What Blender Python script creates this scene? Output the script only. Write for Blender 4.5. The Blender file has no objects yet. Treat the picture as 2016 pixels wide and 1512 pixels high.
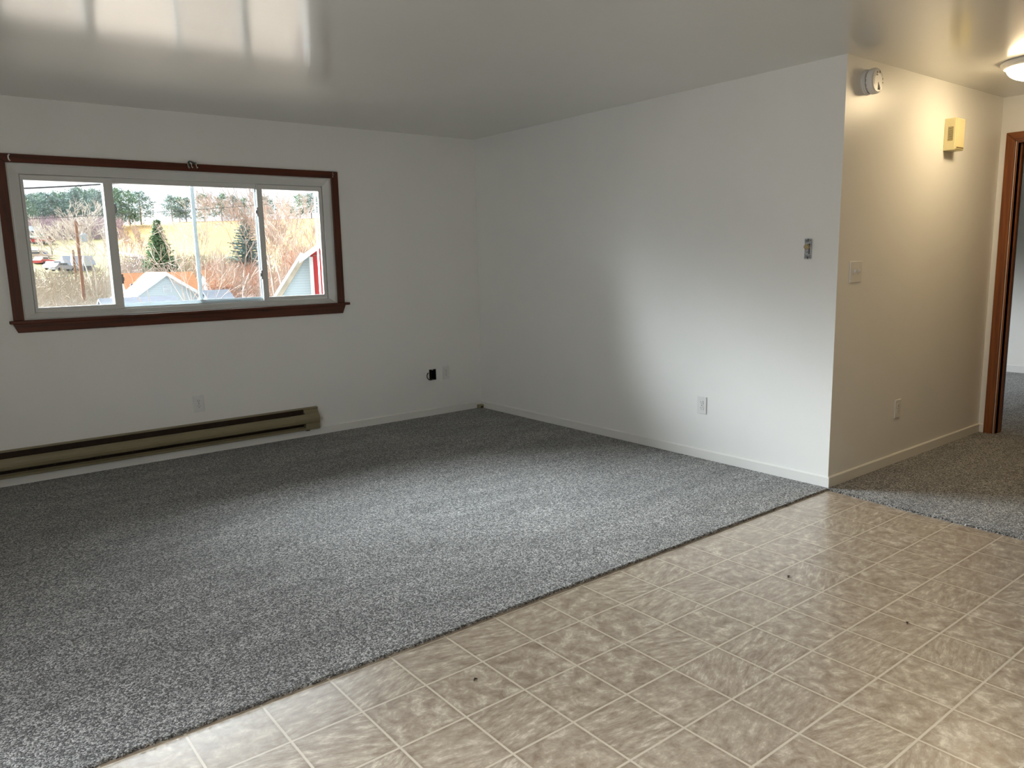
import bpy, math, random
from mathutils import Vector, Matrix
scene = bpy.context.scene
COL = scene.collection
PI = math.pi

# ---------------------------------------------------------------- camera
CAM = Vector((-4.16485, -5.78455, 1.38116))
F = 1507.53
RT = Vector((0.7845925, -0.6196331, -0.0216655))
UP = Vector((0.1167429, 0.1133232, 0.9866757))
FW = Vector((0.6089217, 0.7766677, -0.1612503))
cd = bpy.data.cameras.new('camera')
cam = bpy.data.objects.new('camera', cd)
COL.objects.link(cam)
cd.sensor_width = 36.0
cd.lens = F / 2016.0 * 36.0
cd.clip_start = 0.05
cd.clip_end = 1500
m = Matrix((RT, UP, -FW)).transposed().to_4x4()
m.translation = CAM
cam.matrix_world = m
scene.camera = cam

# ---------------------------------------------------------------- view / render
vs = scene.view_settings
scene.display_settings.display_device = 'sRGB'
vs.view_transform = 'Standard'
vs.look = 'None'
vs.gamma = 1.0
vs.use_curve_mapping = False
vs.exposure = 0.95
cy = scene.cycles
cy.use_denoising = True
try:
    cy.denoiser = 'OPENIMAGEDENOISE'
    cy.denoising_input_passes = 'RGB_ALBEDO_NORMAL'
except Exception:
    pass
cy.max_bounces = 9
cy.diffuse_bounces = 6
cy.glossy_bounces = 4
cy.transparent_max_bounces = 12
cy.sample_clamp_indirect = 6.0
cy.caustics_reflective = False
cy.caustics_refractive = False

# ---------------------------------------------------------------- sky: overcast, with the sun glowing through thin cloud
SKY_BASE, SKY_GLOW, GLOW_POW = 1.15, 62.0, 8.0
GLOW_DIR = Vector((-0.44, 0.82, 0.36)).normalized()
w = bpy.data.worlds.new('world')
scene.world = w
w.use_nodes = True
nt = w.node_tree
nt.nodes.clear()
tc = nt.nodes.new('ShaderNodeTexCoord')
dt = nt.nodes.new('ShaderNodeVectorMath')
dt.operation = 'DOT_PRODUCT'
dt.inputs[1].default_value = GLOW_DIR
mx_ = nt.nodes.new('ShaderNodeMath')
mx_.operation = 'MAXIMUM'
mx_.inputs[1].default_value = 0.0
pw = nt.nodes.new('ShaderNodeMath')
pw.operation = 'POWER'
pw.inputs[1].default_value = GLOW_POW
sx = nt.nodes.new('ShaderNodeSeparateXYZ')
mr = nt.nodes.new('ShaderNodeMapRange')      # cloud is thinner above the horizon haze
mr.interpolation_type = 'SMOOTHSTEP'
mr.inputs['From Min'].default_value = 0.08
mr.inputs['From Max'].default_value = 0.30
mr.inputs['To Min'].default_value = 0.02
mr.inputs['To Max'].default_value = SKY_GLOW
ml = nt.nodes.new('ShaderNodeMath')
ml.operation = 'MULTIPLY_ADD'
ml.inputs[2].default_value = SKY_BASE
bg = nt.nodes.new('ShaderNodeBackground')
bg.inputs['Color'].default_value = (0.89, 0.945, 1.0, 1)
wo = nt.nodes.new('ShaderNodeOutputWorld')
nt.links.new(tc.outputs['Generated'], dt.inputs[0])
nt.links.new(tc.outputs['Generated'], sx.inputs[0])
nt.links.new(sx.outputs['Z'], mr.inputs['Value'])
nt.links.new(dt.outputs['Value'], mx_.inputs[0])
nt.links.new(mx_.outputs[0], pw.inputs[0])
nt.links.new(pw.outputs[0], ml.inputs[0])
nt.links.new(mr.outputs['Result'], ml.inputs[1])
nt.links.new(ml.outputs[0], bg.inputs['Strength'])
nt.links.new(bg.outputs[0], wo.inputs[0])


def area_light(name, loc, rot, sx_, sy_, power=0.0, color=(1, 1, 1), portal=False):
    ld = bpy.data.lights.new(name, 'AREA')
    ld.shape = 'RECTANGLE'
    ld.size = sx_
    ld.size_y = sy_
    ld.energy = power
    ld.color = color
    if portal:
        ld.cycles.is_portal = True
    o = bpy.data.objects.new(name, ld)
    o.location = loc
    o.rotation_euler = rot
    COL.objects.link(o)
    return o


# sampling portals set in the window openings (they guide sky light, they emit nothing)
area_light('window_portal', (-2.5, 0.17, 1.55), (-PI / 2, 0, 0), 2.2, 1.05, 1, portal=True)
area_light('window_portal', (-5.02, -4.1, 1.12), (0, -PI / 2, 0), 2.05, 2.4, 1, portal=True)
area_light('window_portal', (3.4, 0.17, 1.55), (-PI / 2, 0, 0), 0.8, 0.9, 1, portal=True)

# ---------------------------------------------------------------- materials
def lin(c):
    return tuple(((v / 255.0) / 12.92 if v / 255.0 <= 0.04045 else ((v / 255.0 + 0.055) / 1.055) ** 2.4) for v in c)


class NT:
    """small helper to wire a Principled material"""
    def __init__(s, name, color=(0.8, 0.8, 0.8), rough=0.5, spec=0.5, metal=0.0):
        s.m = bpy.data.materials.new(name)
        s.m.use_nodes = True
        s.t = s.m.node_tree
        s.b = s.t.nodes['Principled BSDF']
        s.out = s.t.nodes['Material Output']
        s.b.inputs['Base Color'].default_value = (*color, 1)
        s.b.inputs['Roughness'].default_value = rough
        s.b.inputs['Specular IOR Level'].default_value = spec
        s.b.inputs['Metallic'].default_value = metal

    def n(s, typ, **kw):
        nd = s.t.nodes.new(typ)
        for k, v in kw.items():
            if k.startswith('i_'):
                nd.inputs[k[2:].replace('_', ' ')].default_value = v
            else:
                setattr(nd, k, v)
        return nd

    def l(s, a, b):
        s.t.links.new(a, b)

    def coord(s, scale=(1, 1, 1), rot=(0, 0, 0), loc=(0, 0, 0)):
        tc = s.n('ShaderNodeTexCoord')
        mp = s.n('ShaderNodeMapping')
        mp.inputs['Scale'].default_value = scale
        mp.inputs['Rotation'].default_value = rot
        mp.inputs['Location'].default_value = loc
        s.l(tc.outputs['Object'], mp.inputs['Vector'])
        return mp.outputs[0]

    def noise(s, vec, scale, detail=2, rough=0.5, dist=0.0):
        nd = s.n('ShaderNodeTexNoise')
        nd.inputs['Scale'].default_value = scale
        nd.inputs['Detail'].default_value = detail
        nd.inputs['Roughness'].default_value = rough
        nd.inputs['Distortion'].default_value = dist
        if vec is not None:
            s.l(vec, nd.inputs['Vector'])
        return nd.outputs['Fac']

    def ramp(s, fac, stops, interp='LINEAR'):
        r = s.n('ShaderNodeValToRGB')
        r.color_ramp.interpolation = interp
        els = r.color_ramp.elements
        while len(els) < len(stops):
            els.new(0.5)
        for e, (p, c) in zip(els, stops):
            e.position = p
            e.color = (*c, 1)
        s.l(fac, r.inputs[0])
        return r.outputs[0]

    def mix(s, fac, a, b, mode='MIX'):
        mx = s.n('ShaderNodeMix', data_type='RGBA', blend_type=mode)
        for sock, v in ((mx.inputs[0], fac), (mx.inputs[6], a), (mx.inputs[7], b)):
            if isinstance(v, (int, float)):
                sock.default_value = v
            elif isinstance(v, tuple):
                sock.default_value = (*v, 1)
            else:
                s.l(v, sock)
        return mx.outputs[2]

    def math(s, op, a, b=0.0, c=0.0):
        md = s.n('ShaderNodeMath', operation=op)
        for i, v in enumerate((a, b, c)):
            if isinstance(v, (int, float)):
                md.inputs[i].default_value = v
            else:
                s.l(v, md.inputs[i])
        return md.outputs[0]

    def bump(s, h, strength=0.3, dist=0.01, normal=None):
        b = s.n('ShaderNodeBump')
        b.inputs['Strength'].default_value = strength
        b.inputs['Distance'].default_value = dist
        s.l(h, b.inputs['Height'])
        if normal is not None:
            s.l(normal, b.inputs['Normal'])
        s.l(b.outputs[0], s.b.inputs['Normal'])
        return b.outputs[0]

    def col(s, c):
        s.l(c, s.b.inputs['Base Color'])


def simple(name, rgb, rough=0.5, spec=0.5, metal=0.0, var=0.06, scale=8.0, bump=0.0, bscale=200):
    k = NT(name, lin(rgb), rough, spec, metal)
    v = k.coord()
    c = lin(rgb)
    a = tuple(x * (1 - var) for x in c)
    b = tuple(min(1, x * (1 + var)) for x in c)
    k.col(k.ramp(k.noise(v, scale, 3), [(0.3, a), (0.7, b)]))
    if bump:
        k.bump(k.noise(v, bscale, 2), bump, 0.002)
    return k.m


def paint(name, rgb, rough, spec=0.5, wave=0.15, wdist=0.004, orange=0.06, roller=False):
    """roller-applied gloss wall paint"""
    k = NT(name, lin(rgb), rough, spec)
    v = k.coord()
    c = lin(rgb)
    k.col(k.ramp(k.noise(v, 1.7, 3), [(0.35, tuple(x * 0.975 for x in c)), (0.65, c)]))
    rr = k.n('ShaderNodeMapRange')
    rr.inputs['To Min'].default_value = rough * 0.85
    rr.inputs['To Max'].default_value = rough * 1.2
    k.l(k.noise(v, 2.3, 4), rr.inputs['Value'])
    k.l(rr.outputs[0], k.b.inputs['Roughness'])
    n1 = k.bump(k.noise(v, 260, 2), orange, 0.001)
    n2 = k.bump(k.noise(v, 3.0, 3, 0.5), wave, wdist, n1)
    if roller:
        sv = k.coord((0.9, 9.0, 1.0), (0, 0, 0.12))
        k.bump(k.noise(sv, 2.0, 5, 0.6, 0.5), 0.55, 0.0035, n2)
    return k.m


M = {}
M['wall'] = paint('wall_paint', (238, 238, 235), 0.36, 0.55, 0.10, 0.004)
M['wallb'] = paint('wall_paint_matte', (236, 236, 230), 0.55, 0.4)
M['ceil'] = paint('ceiling_gloss_paint', (208, 208, 203), 0.40, 1.0, 0.35, 0.006, 0.04, True)
M['wallk'] = paint('darkened_wall_tan_paint', (150, 132, 104), 0.5, 0.4)  # unseen walls darkened to cut the light bounced onto the hallway wall
_c = M['ceil'].node_tree.nodes['Principled BSDF']
_c.inputs['Coat Weight'].default_value = 0.9
_c.inputs['Coat Roughness'].default_value = 0.13
_c.inputs['Coat IOR'].default_value = 1.7
M['trim'] = paint('trim_paint', (232, 232, 228), 0.35, 0.5, 0.1, 0.002)


def wood(name, axis, dark=(50, 17, 4), light=(100, 42, 9), rough=0.42):
    k = NT(name, lin(light), rough, 0.5)
    sc = {'x': (1.2, 22, 22), 'z': (22, 22, 1.2), 'y': (22, 1.2, 22)}[axis]
    v = k.coord(sc)
    f = k.noise(v, 2.2, 6, 0.6, 0.4)
    k.col(k.ramp(f, [(0.28, lin(dark)), (0.5, tuple((a + b) / 2 for a, b in zip(lin(dark), lin(light)))), (0.75, lin(light))]))
    k.bump(f, 0.08, 0.001)
    return k.m


M['wood_h'] = wood('stained_wood_horizontal', 'x')
M['wood_v'] = wood('stained_wood_vertical', 'z')
M['dwood_v'] = wood('door_wood_vertical', 'z', (92, 44, 12), (150, 86, 26), 0.45)
M['dwood_h'] = wood('door_wood_horizontal', 'y', (92, 44, 12), (150, 86, 26))
M['vinyl'] = simple('white_window_vinyl', (214, 214, 210), 0.35, 0.5, var=0.02)
M['vinyl_ext'] = simple('exterior_window_aluminium', (196, 206, 212), 0.4, 0.5, var=0.02)
def make_translucent(name, rgb):
    m = bpy.data.materials.new(name)
    m.use_nodes = True
    t = m.node_tree
    t.nodes.clear()
    out = t.nodes.new('ShaderNodeOutputMaterial')
    mx = t.nodes.new('ShaderNodeMixShader')
    mx.inputs[0].default_value = 0.25
    d = t.nodes.new('ShaderNodeBsdfDiffuse')
    l_ = t.nodes.new('ShaderNodeBsdfTranslucent')
    d.inputs[0].default_value = (*lin(rgb), 1)
    l_.inputs[0].default_value = (*lin(rgb), 1)
    t.links.new(d.outputs[0], mx.inputs[1])
    t.links.new(l_.outputs[0], mx.inputs[2])
    t.links.new(mx.outputs[0], out.inputs[0])
    return m


M['vinyl_ext'] = make_translucent('glowing_exterior_vinyl', (222, 228, 230))  # passes daylight so these strips glow, standing in for bloom
M['plate'] = simple('white_plastic', (226, 226, 224), 0.3, 0.5, var=0.01)
M['ivory'] = simple('almond_plastic', (216, 205, 158), 0.4, 0.5, var=0.03)
M['slot'] = simple('dark_slot', (18, 17, 16), 0.6, var=0.05)
M['metal'] = simple('galvanised_metal', (172, 174, 176), 0.4, 0.5, 0.35, var=0.25, scale=60)
M['bright'] = simple('nickel_plated_metal', (200, 196, 188), 0.22, 0.5, 0.7, var=0.1)
M['heater'] = simple('beige_enamel', (134, 125, 96), 0.36, 0.5, var=0.07, scale=5)
M['heater_in'] = simple('brown_heater_interior', (46, 30, 16), 0.6, 0.3, var=0.3, scale=30)
M['black'] = simple('black_rubber', (16, 15, 15), 0.45, 0.5)
M['knob'] = simple('tan_knob_plastic', (168, 150, 112), 0.25, 0.5)
M['jack'] = simple('aged_beige_plastic', (150, 145, 112), 0.5, 0.4)


def make_carpet():
    k = NT('grey_twist_carpet', (0.1, 0.1, 0.1), 0.95, 0.15)
    tcn = k.n('ShaderNodeTexCoord')
    vec = tcn.outputs['Object']
    # yarn tufts
    vo = k.n('ShaderNodeTexVoronoi', feature='F1')
    vo.inputs['Scale'].default_value = 190
    k.l(vec, vo.inputs['Vector'])
    fine = k.noise(vec, 260, 3, 0.7, 0.6)
    fine2 = k.noise(vec, 95, 2, 0.6, 0.4)
    sep = k.n('ShaderNodeSeparateColor')
    k.l(vo.outputs['Color'], sep.inputs[0])
    mixv = k.math('ADD', k.math('MULTIPLY', sep.outputs[0], 0.45), k.math('MULTIPLY', fine, 0.75))
    mixv = k.math('ADD', mixv, k.math('MULTIPLY', fine2, 0.25))
    mixv = k.math('SUBTRACT', mixv, 0.22)
    base = k.ramp(mixv, [(0.24, lin((40, 39, 39))), (0.44, lin((102, 101, 100))), (0.58, lin((160, 160, 158))), (0.74, lin((222, 222, 220)))])
    # brushed / trodden patches: long low streaks in the pile
    mp = k.n('ShaderNodeMapping')
    mp.inputs['Scale'].default_value = (1.0, 3.4, 1.0)
    mp.inputs['Rotation'].default_value = (0, 0, math.radians(-12))
    k.l(vec, mp.inputs['Vector'])
    big = k.noise(mp.outputs[0], 1.6, 6, 0.62, 0.5)
    tone = k.ramp(big, [(0.33, (0.80, 0.80, 0.80)), (0.62, (1.12, 1.12, 1.12))])
    k.col(k.mix(1.0, base, tone, 'MULTIPLY'))
    st = k.n('ShaderNodeMapping')
    st.inputs['Scale'].default_value = (3.0, 24.0, 1.0)
    st.inputs['Rotation'].default_value = (0, 0, math.radians(-20))
    k.l(vec, st.inputs['Vector'])
    streak = k.noise(st.outputs[0], 1.4, 4, 0.6, 0.8)
    n1 = k.bump(k.math('SUBTRACT', fine, k.math('MULTIPLY', vo.outputs['Distance'], 0.9)), 0.9, 0.006)
    k.bump(streak, 0.5, 0.02, n1)
    sh = k.b.inputs.get('Sheen Weight')
    if sh:
        sh.default_value = 0.25
        k.b.inputs['Sheen Roughness'].default_value = 0.6
    return k.m


M['carpet'] = make_carpet()

TP = 0.2325        # tile pitch
TX, TY = -0.4034, -3.7517


def make_tile():
    k = NT('stone_look_sheet_vinyl', (0.4, 0.35, 0.3), 0.32, 0.5)
    v = k.coord((1 / TP, 1 / TP, 1), (0, 0, 0), (-TX / TP, -TY / TP, 0))
    sp = k.n('ShaderNodeSeparateXYZ')
    k.l(v, sp.inputs[0])
    X, Y = sp.outputs[0], sp.outputs[1]
    fx, fy = k.math('FLOOR', X), k.math('FLOOR', Y)
    lx, ly = k.math('SUBTRACT', X, fx), k.math('SUBTRACT', Y, fy)
    cell = k.n('ShaderNodeCombineXYZ')
    k.l(fx, cell.inputs[0])
    k.l(fy, cell.inputs[1])
    wn = k.n('ShaderNodeTexWhiteNoise', noise_dimensions='3D')
    k.l(cell.outputs[0], wn.inputs['Vector'])
    ws = k.n('ShaderNodeSeparateColor')
    k.l(wn.outputs['Color'], ws.inputs[0])
    # distance to the joint
    ex = k.math('MINIMUM', lx, k.math('SUBTRACT', 1.0, lx))
    ey = k.math('MINIMUM', ly, k.math('SUBTRACT', 1.0, ly))
    e = k.math('MINIMUM', ex, ey)
    # per-tile rotated, shifted veining
    lc = k.n('ShaderNodeCombineXYZ')
    k.l(k.math('SUBTRACT', lx, 0.5), lc.inputs[0])
    k.l(k.math('SUBTRACT', ly, 0.5), lc.inputs[1])
    vr = k.n('ShaderNodeVectorRotate', rotation_type='Z_AXIS')
    k.l(lc.outputs[0], vr.inputs['Vector'])
    k.l(k.math('MULTIPLY', k.math('SUBTRACT', ws.outputs[0], 0.5), 0.9), vr.inputs['Angle'])
    off = k.n('ShaderNodeVectorMath', operation='SCALE')
    k.l(wn.outputs['Color'], off.inputs[0])
    off.inputs['Scale'].default_value = 37.0
    ad = k.n('ShaderNodeVectorMath', operation='ADD')
    k.l(vr.outputs[0], ad.inputs[0])
    k.l(off.outputs[0], ad.inputs[1])
    mp = k.n('ShaderNodeMapping')
    mp.inputs['Scale'].default_value = (1.0, 3.2, 1.0)
    k.l(ad.outputs[0], mp.inputs['Vector'])
    streak = k.noise(mp.outputs[0], 3.6, 10, 0.72, 0.2)
    blotch = k.noise(ad.outputs[0], 4.6, 10, 0.70, 0.4)
    sel = k.ramp(ws.outputs[1], [(0.35, (0.15, 0.15, 0.15)), (0.65, (0.85, 0.85, 0.85))])
    pat = k.mix(sel, streak, blotch)
    con = k.ramp(pat, [(0.33, lin((124, 106, 90))), (0.45, lin((156, 140, 122))), (0.54, lin((177, 163, 145))), (0.64, lin((216, 206, 189)))])
    low = k.noise(v, 0.35, 3)
    con = k.mix(1.0, con, k.ramp(low, [(0.3, (0.95, 0.93, 0.92)), (0.7, (1.0, 1.0, 0.97))]), 'MULTIPLY')
    edge = k.ramp(e, [(0.022, (0.82, 0.79, 0.76)), (0.075, (1, 1, 1))])
    con = k.mix(1.0, con, edge, 'MULTIPLY')
    joint = k.ramp(e, [(0.013, (1, 1, 1)), (0.020, (0, 0, 0))])
    k.col(k.mix(joint, con, lin((204, 192, 172))))
    h = k.math('ADD', k.math('MULTIPLY', pat, 0.9), k.math('MULTIPLY', joint, -0.25))
    k.bump(h, 0.34, 0.004)
    k.l(k.math('ADD', k.math('MULTIPLY', streak, 0.20), 0.26), k.b.inputs['Roughness'])
    k.b.inputs['Coat Weight'].default_value = 1.0
    k.b.inputs['Coat Roughness'].default_value = 0.27
    return k.m


M['tile'] = make_tile()


def make_glass(name, refl=1.0):
    m = bpy.data.materials.new(name)
    m.use_nodes = True
    t = m.node_tree
    t.nodes.clear()
    out = t.nodes.new('ShaderNodeOutputMaterial')
    mx = t.nodes.new('ShaderNodeMixShader')
    tr = t.nodes.new('ShaderNodeBsdfTransparent')
    tr.inputs[0].default_value = (0.97, 0.985, 0.98, 1)
    gl = t.nodes.new('ShaderNodeBsdfGlossy')
    gl.inputs['Roughness'].default_value = 0.02
    fr = t.nodes.new('ShaderNodeFresnel')
    fr.inputs['IOR'].default_value = 1.45
    t.links.new(fr.outputs[0], mx.inputs[0])
    t.links.new(tr.outputs[0], mx.inputs[1])
    t.links.new(gl.outputs[0], mx.inputs[2])
    t.links.new(mx.outputs[0], out.inputs[0])
    return m


M['glass'] = make_glass('window_glass')


def make_screen():
    m = bpy.data.materials.new('fibreglass_insect_mesh')
    m.use_nodes = True
    t = m.node_tree
    t.nodes.clear()
    out = t.nodes.new('ShaderNodeOutputMaterial')
    mx = t.nodes.new('ShaderNodeMixShader')
    tr = t.nodes.new('ShaderNodeBsdfTransparent')
    df = t.nodes.new('ShaderNodeBsdfDiffuse')
    df.inputs[0].default_value = (0.34, 0.35, 0.37, 1)
    mx.inputs[0].default_value = 0.13
    t.links.new(tr.outputs[0], mx.inputs[1])
    t.links.new(df.outputs[0], mx.inputs[2])
    t.links.new(mx.outputs[0], out.inputs[0])
    return m


M['screen'] = make_screen()


def emission(name, rgb, s):
    m = bpy.data.materials.new(name)
    m.use_nodes = True
    t = m.node_tree
    t.nodes.clear()
    out = t.nodes.new('ShaderNodeOutputMaterial')
    em = t.nodes.new('ShaderNodeEmission')
    em.inputs[0].default_value = (*rgb, 1)
    em.inputs[1].default_value = s
    t.links.new(em.outputs[0], out.inputs[0])
    return m


M['lamp'] = emission('glowing_opal_glass', (1.0, 0.77, 0.46), 22.0)


M['tube'] = emission('fill_light_lens', (1.0, 0.95, 0.90), 2.0)


# ---------------------------------------------------------------- mesh helpers
class MB:
    def __init__(s):
        s.v, s.f, s.mi = [], [], []
        s.slot = 0

    def face(s, idx):
        s.f.append(tuple(idx))
        s.mi.append(s.slot)

    def box(s, x0, x1, y0, y1, z0, z1):
        b = len(s.v)
        s.v += [(x0, y0, z0), (x1, y0, z0), (x1, y1, z0), (x0, y1, z0), (x0, y0, z1), (x1, y0, z1), (x1, y1, z1), (x0, y1, z1)]
        for q in ((3, 2, 1, 0), (4, 5, 6, 7), (0, 1, 5, 4), (1, 2, 6, 5), (2, 3, 7, 6), (3, 0, 4, 7)):
            s.face([b + i for i in q])
        return s

    def prism(s, a, b):
        """two matching polygons joined"""
        n = len(a)
        o = len(s.v)
        s.v += [tuple(p) for p in a] + [tuple(p) for p in b]
        s.face([o + i for i in range(n)][::-1])
        s.face([o + n + i for i in range(n)])
        for i in range(n):
            j = (i + 1) % n
            s.face([o + i, o + j, o + n + j, o + n + i])
        return s

    def tube(s, pts, rad, n=8, caps=True):
        pts = [Vector(p) for p in pts]
        if isinstance(rad, (int, float)):
            rad = [rad] * len(pts)
        o = len(s.v)
        d0 = (pts[1] - pts[0]).normalized()
        ref = Vector((0, 0, 1)) if abs(d0.z) < 0.9 else Vector((1, 0, 0))
        u = d0.cross(ref).normalized()
        for i, p in enumerate(pts):
            if i == 0:
                d = d0
            elif i == len(pts) - 1:
                d = (pts[-1] - pts[-2]).normalized()
            else:
                d = (pts[i + 1] - pts[i - 1]).normalized()
            u = (u - d * u.dot(d)).normalized()
            w_ = d.cross(u)
            for k in range(n):
                a = 2 * PI * k / n
                q = p + (u * math.cos(a) + w_ * math.sin(a)) * rad[i]
                s.v.append(tuple(q))
        for i in range(len(pts) - 1):
            for k in range(n):
                k2 = (k + 1) % n
                s.face([o + i * n + k, o + i * n + k2, o + (i + 1) * n + k2, o + (i + 1) * n + k])
        if caps:
            s.face([o + k for k in range(n)][::-1])
            s.face([o + (len(pts) - 1) * n + k for k in range(n)])
        return s

    def lathe(s, prof, c, axis='z', n=40):
        """prof: (r, h) list, h along +axis ('z', '-z', '-y', 'x', '-x')"""
        o = len(s.v)
        for r, h in prof:
            for k in range(n):
                a = 2 * PI * k / n
                p, q = r * math.cos(a), r * math.sin(a)
                if axis == 'z':
                    t = (c[0] + p, c[1] + q, c[2] + h)
                elif axis == '-z':
                    t = (c[0] + p, c[1] - q, c[2] - h)
                elif axis == '-y':
                    t = (c[0] + p, c[1] - h, c[2] + q)
                elif axis == '-x':
                    t = (c[0] - h, c[1] - p, c[2] + q)
                s.v.append(t)
        for i in range(len(prof) - 1):
            for k in range(n):
                k2 = (k + 1) % n
                s.face([o + i * n + k, o + i * n + k2, o + (i + 1) * n + k2, o + (i + 1) * n + k])
        s.face([o + k for k in range(n)][::-1])
        s.face([o + (len(prof) - 1) * n + k for k in range(n)])
        return s

    def tri(s, a, b, c):
        o = len(s.v)
        s.v += [tuple(a), tuple(b), tuple(c)]
        s.face((o, o + 1, o + 2))

    def quad(s, a, b, c, d):
        o = len(s.v)
        s.v += [tuple(a), tuple(b), tuple(c), tuple(d)]
        s.face((o, o + 1, o + 2, o + 3))

    def build(s, name, mat, parent=None, bevel=0.0, smooth=False, seg=2, loc=None):
        me = bpy.data.meshes.new(name)
        if loc is not None:
            L = Vector(loc)
            s.v = [tuple(Vector(p) - L) for p in s.v]
        me.from_pydata(s.v, [], s.f)
        mats = mat if isinstance(mat, (list, tuple)) else [mat]
        for q in mats:
            me.materials.append(q)
        if len(mats) > 1:
            me.polygons.foreach_set('material_index', s.mi)
        me.update()
        if smooth:
            me.shade_smooth()
        o = bpy.data.objects.new(name, me)
        COL.objects.link(o)
        if loc is not None:
            o.location = loc
        if parent is not None:
            o.parent = parent
        if bevel:
            bv = o.modifiers.new('bevel', 'BEVEL')
            bv.width = bevel
            bv.segments = seg
            bv.limit_method = 'ANGLE'
            bv.angle_limit = math.radians(40)
            bv.harden_normals = False
        return o


def tag(o, label=None, cat=None, group=None, kind=None):
    if label:
        o['label'] = label
    if cat:
        o['category'] = cat
    if group:
        o['group'] = group
    if kind:
        o['kind'] = kind
    return o


def empty(name, loc=(0, 0, 0)):
    o = bpy.data.objects.new(name, None)
    o.empty_display_size = 0.1
    o.location = loc
    COL.objects.link(o)
    return o


def thing(name, label, cat, group=None, loc=(0, 0, 0)):
    return tag(empty(name, loc), label, cat, group)


def sheet(name, plane, u0, u1, v0, v1, t0, t1, holes, mat):
    """wall slab with rectangular holes. plane 'y': u=x, thickness in y; plane 'x': u=y, thickness in x. v=z"""
    us = sorted({u0, u1, *[h[0] for h in holes], *[h[1] for h in holes]})
    vs_ = sorted({v0, v1, *[h[2] for h in holes], *[h[3] for h in holes]})
    solid = {}
    for i in range(len(us) - 1):
        for j in range(len(vs_) - 1):
            cu, cv = (us[i] + us[i + 1]) / 2, (vs_[j] + vs_[j + 1]) / 2
            solid[i, j] = not any(h[0] < cu < h[1] and h[2] < cv < h[3] for h in holes)
    b = MB()
    P = (lambda u, t, v: (u, t, v)) if plane == 'y' else (lambda u, t, v: (t, u, v))
    for (i, j), sld in solid.items():
        if not sld:
            continue
        a, c, d, e = us[i], us[i + 1], vs_[j], vs_[j + 1]
        b.quad(P(a, t0, d), P(c, t0, d), P(c, t0, e), P(a, t0, e))
        b.quad(P(c, t1, d), P(a, t1, d), P(a, t1, e), P(c, t1, e))
        for (di, dj, q) in ((-1, 0, ((a, d), (a, e))), (1, 0, ((c, e), (c, d))), (0, -1, ((c, d), (a, d))), (0, 1, ((a, e), (c, e)))):
            if not solid.get((i + di, j + dj), False):
                (p0, p1), (p2, p3) = q
                b.quad(P(p0, t0, p1), P(p2, t0, p3), P(p2, t1, p3), P(p0, t1, p1))
    o = b.build(name, mat)
    o['kind'] = 'structure'
    return o


# ---------------------------------------------------------------- room shell
H = 2.44
L = 3.485
W = 2.153
XL = -4.95
YF = -8.6
sheet('wall_back', 'y', XL - 0.15, 5.6, -0.02, H, 0.0, 0.14, [(-3.585, -1.41, 1.055, 2.045), (3.0, 3.8, 1.1, 2.0), (-0.570, -0.496, 0.322, 0.422)], M['wall'])
def mitred_wall(name, pts):
    o = MB().prism([(x, y, -0.02) for x, y in pts], [(x, y, H) for x, y in pts]).build(name, M['wall'])
    return tag(o, kind='structure')


# the two walls meet in a mitre at the outer corner
mitred_wall('wall_right', [(0.0, -L), (0.11, -L + 0.11), (0.11, -0.001), (0.0, -0.001)])
mitred_wall('wall_hall', [(0.0, -L), (W, -L), (W, -L + 0.11), (0.11, -L + 0.11)])
sheet('wall_end', 'x', -4.66, 0.0, -0.02, H, W, W + 0.12, [(-4.42, -3.602, -0.05, 2.115)], M['wall'])
sheet('wall_hall_far', 'y', 0.0, 5.6, -0.02, H, -4.78, -4.66, [], M['wallk'])
sheet('wall_kitchen', 'x', YF, -4.781, -0.02, H, 0.0, 0.12, [], M['wallk'])
sheet('wall_left', 'x', YF, -0.001, -0.02, H, XL - 0.14, XL, [(-5.3, -2.9, 0.10, 2.15)], M['wallb'])
sheet('wall_front', 'y', XL - 0.15, 0.13, -0.02, H, YF - 0.14, YF - 0.001, [], M['wallk'])
sheet('wall_bedroom', 'x', -4.66, -0.001, -0.02, H, 5.5, 5.62, [], M['wallb'])
ce = MB()
ce.box(XL - 0.15, 5.62, YF - 0.14, 0.14, H, H + 0.12)
tag(ce.build('ceiling', M['ceil']), kind='structure')
fl = MB()
fl.box(XL - 0.15, 5.62, YF - 0.14, 0.14, -0.20, -0.006)
tag(fl.build('floor', M['tile']), kind='structure')


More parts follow.
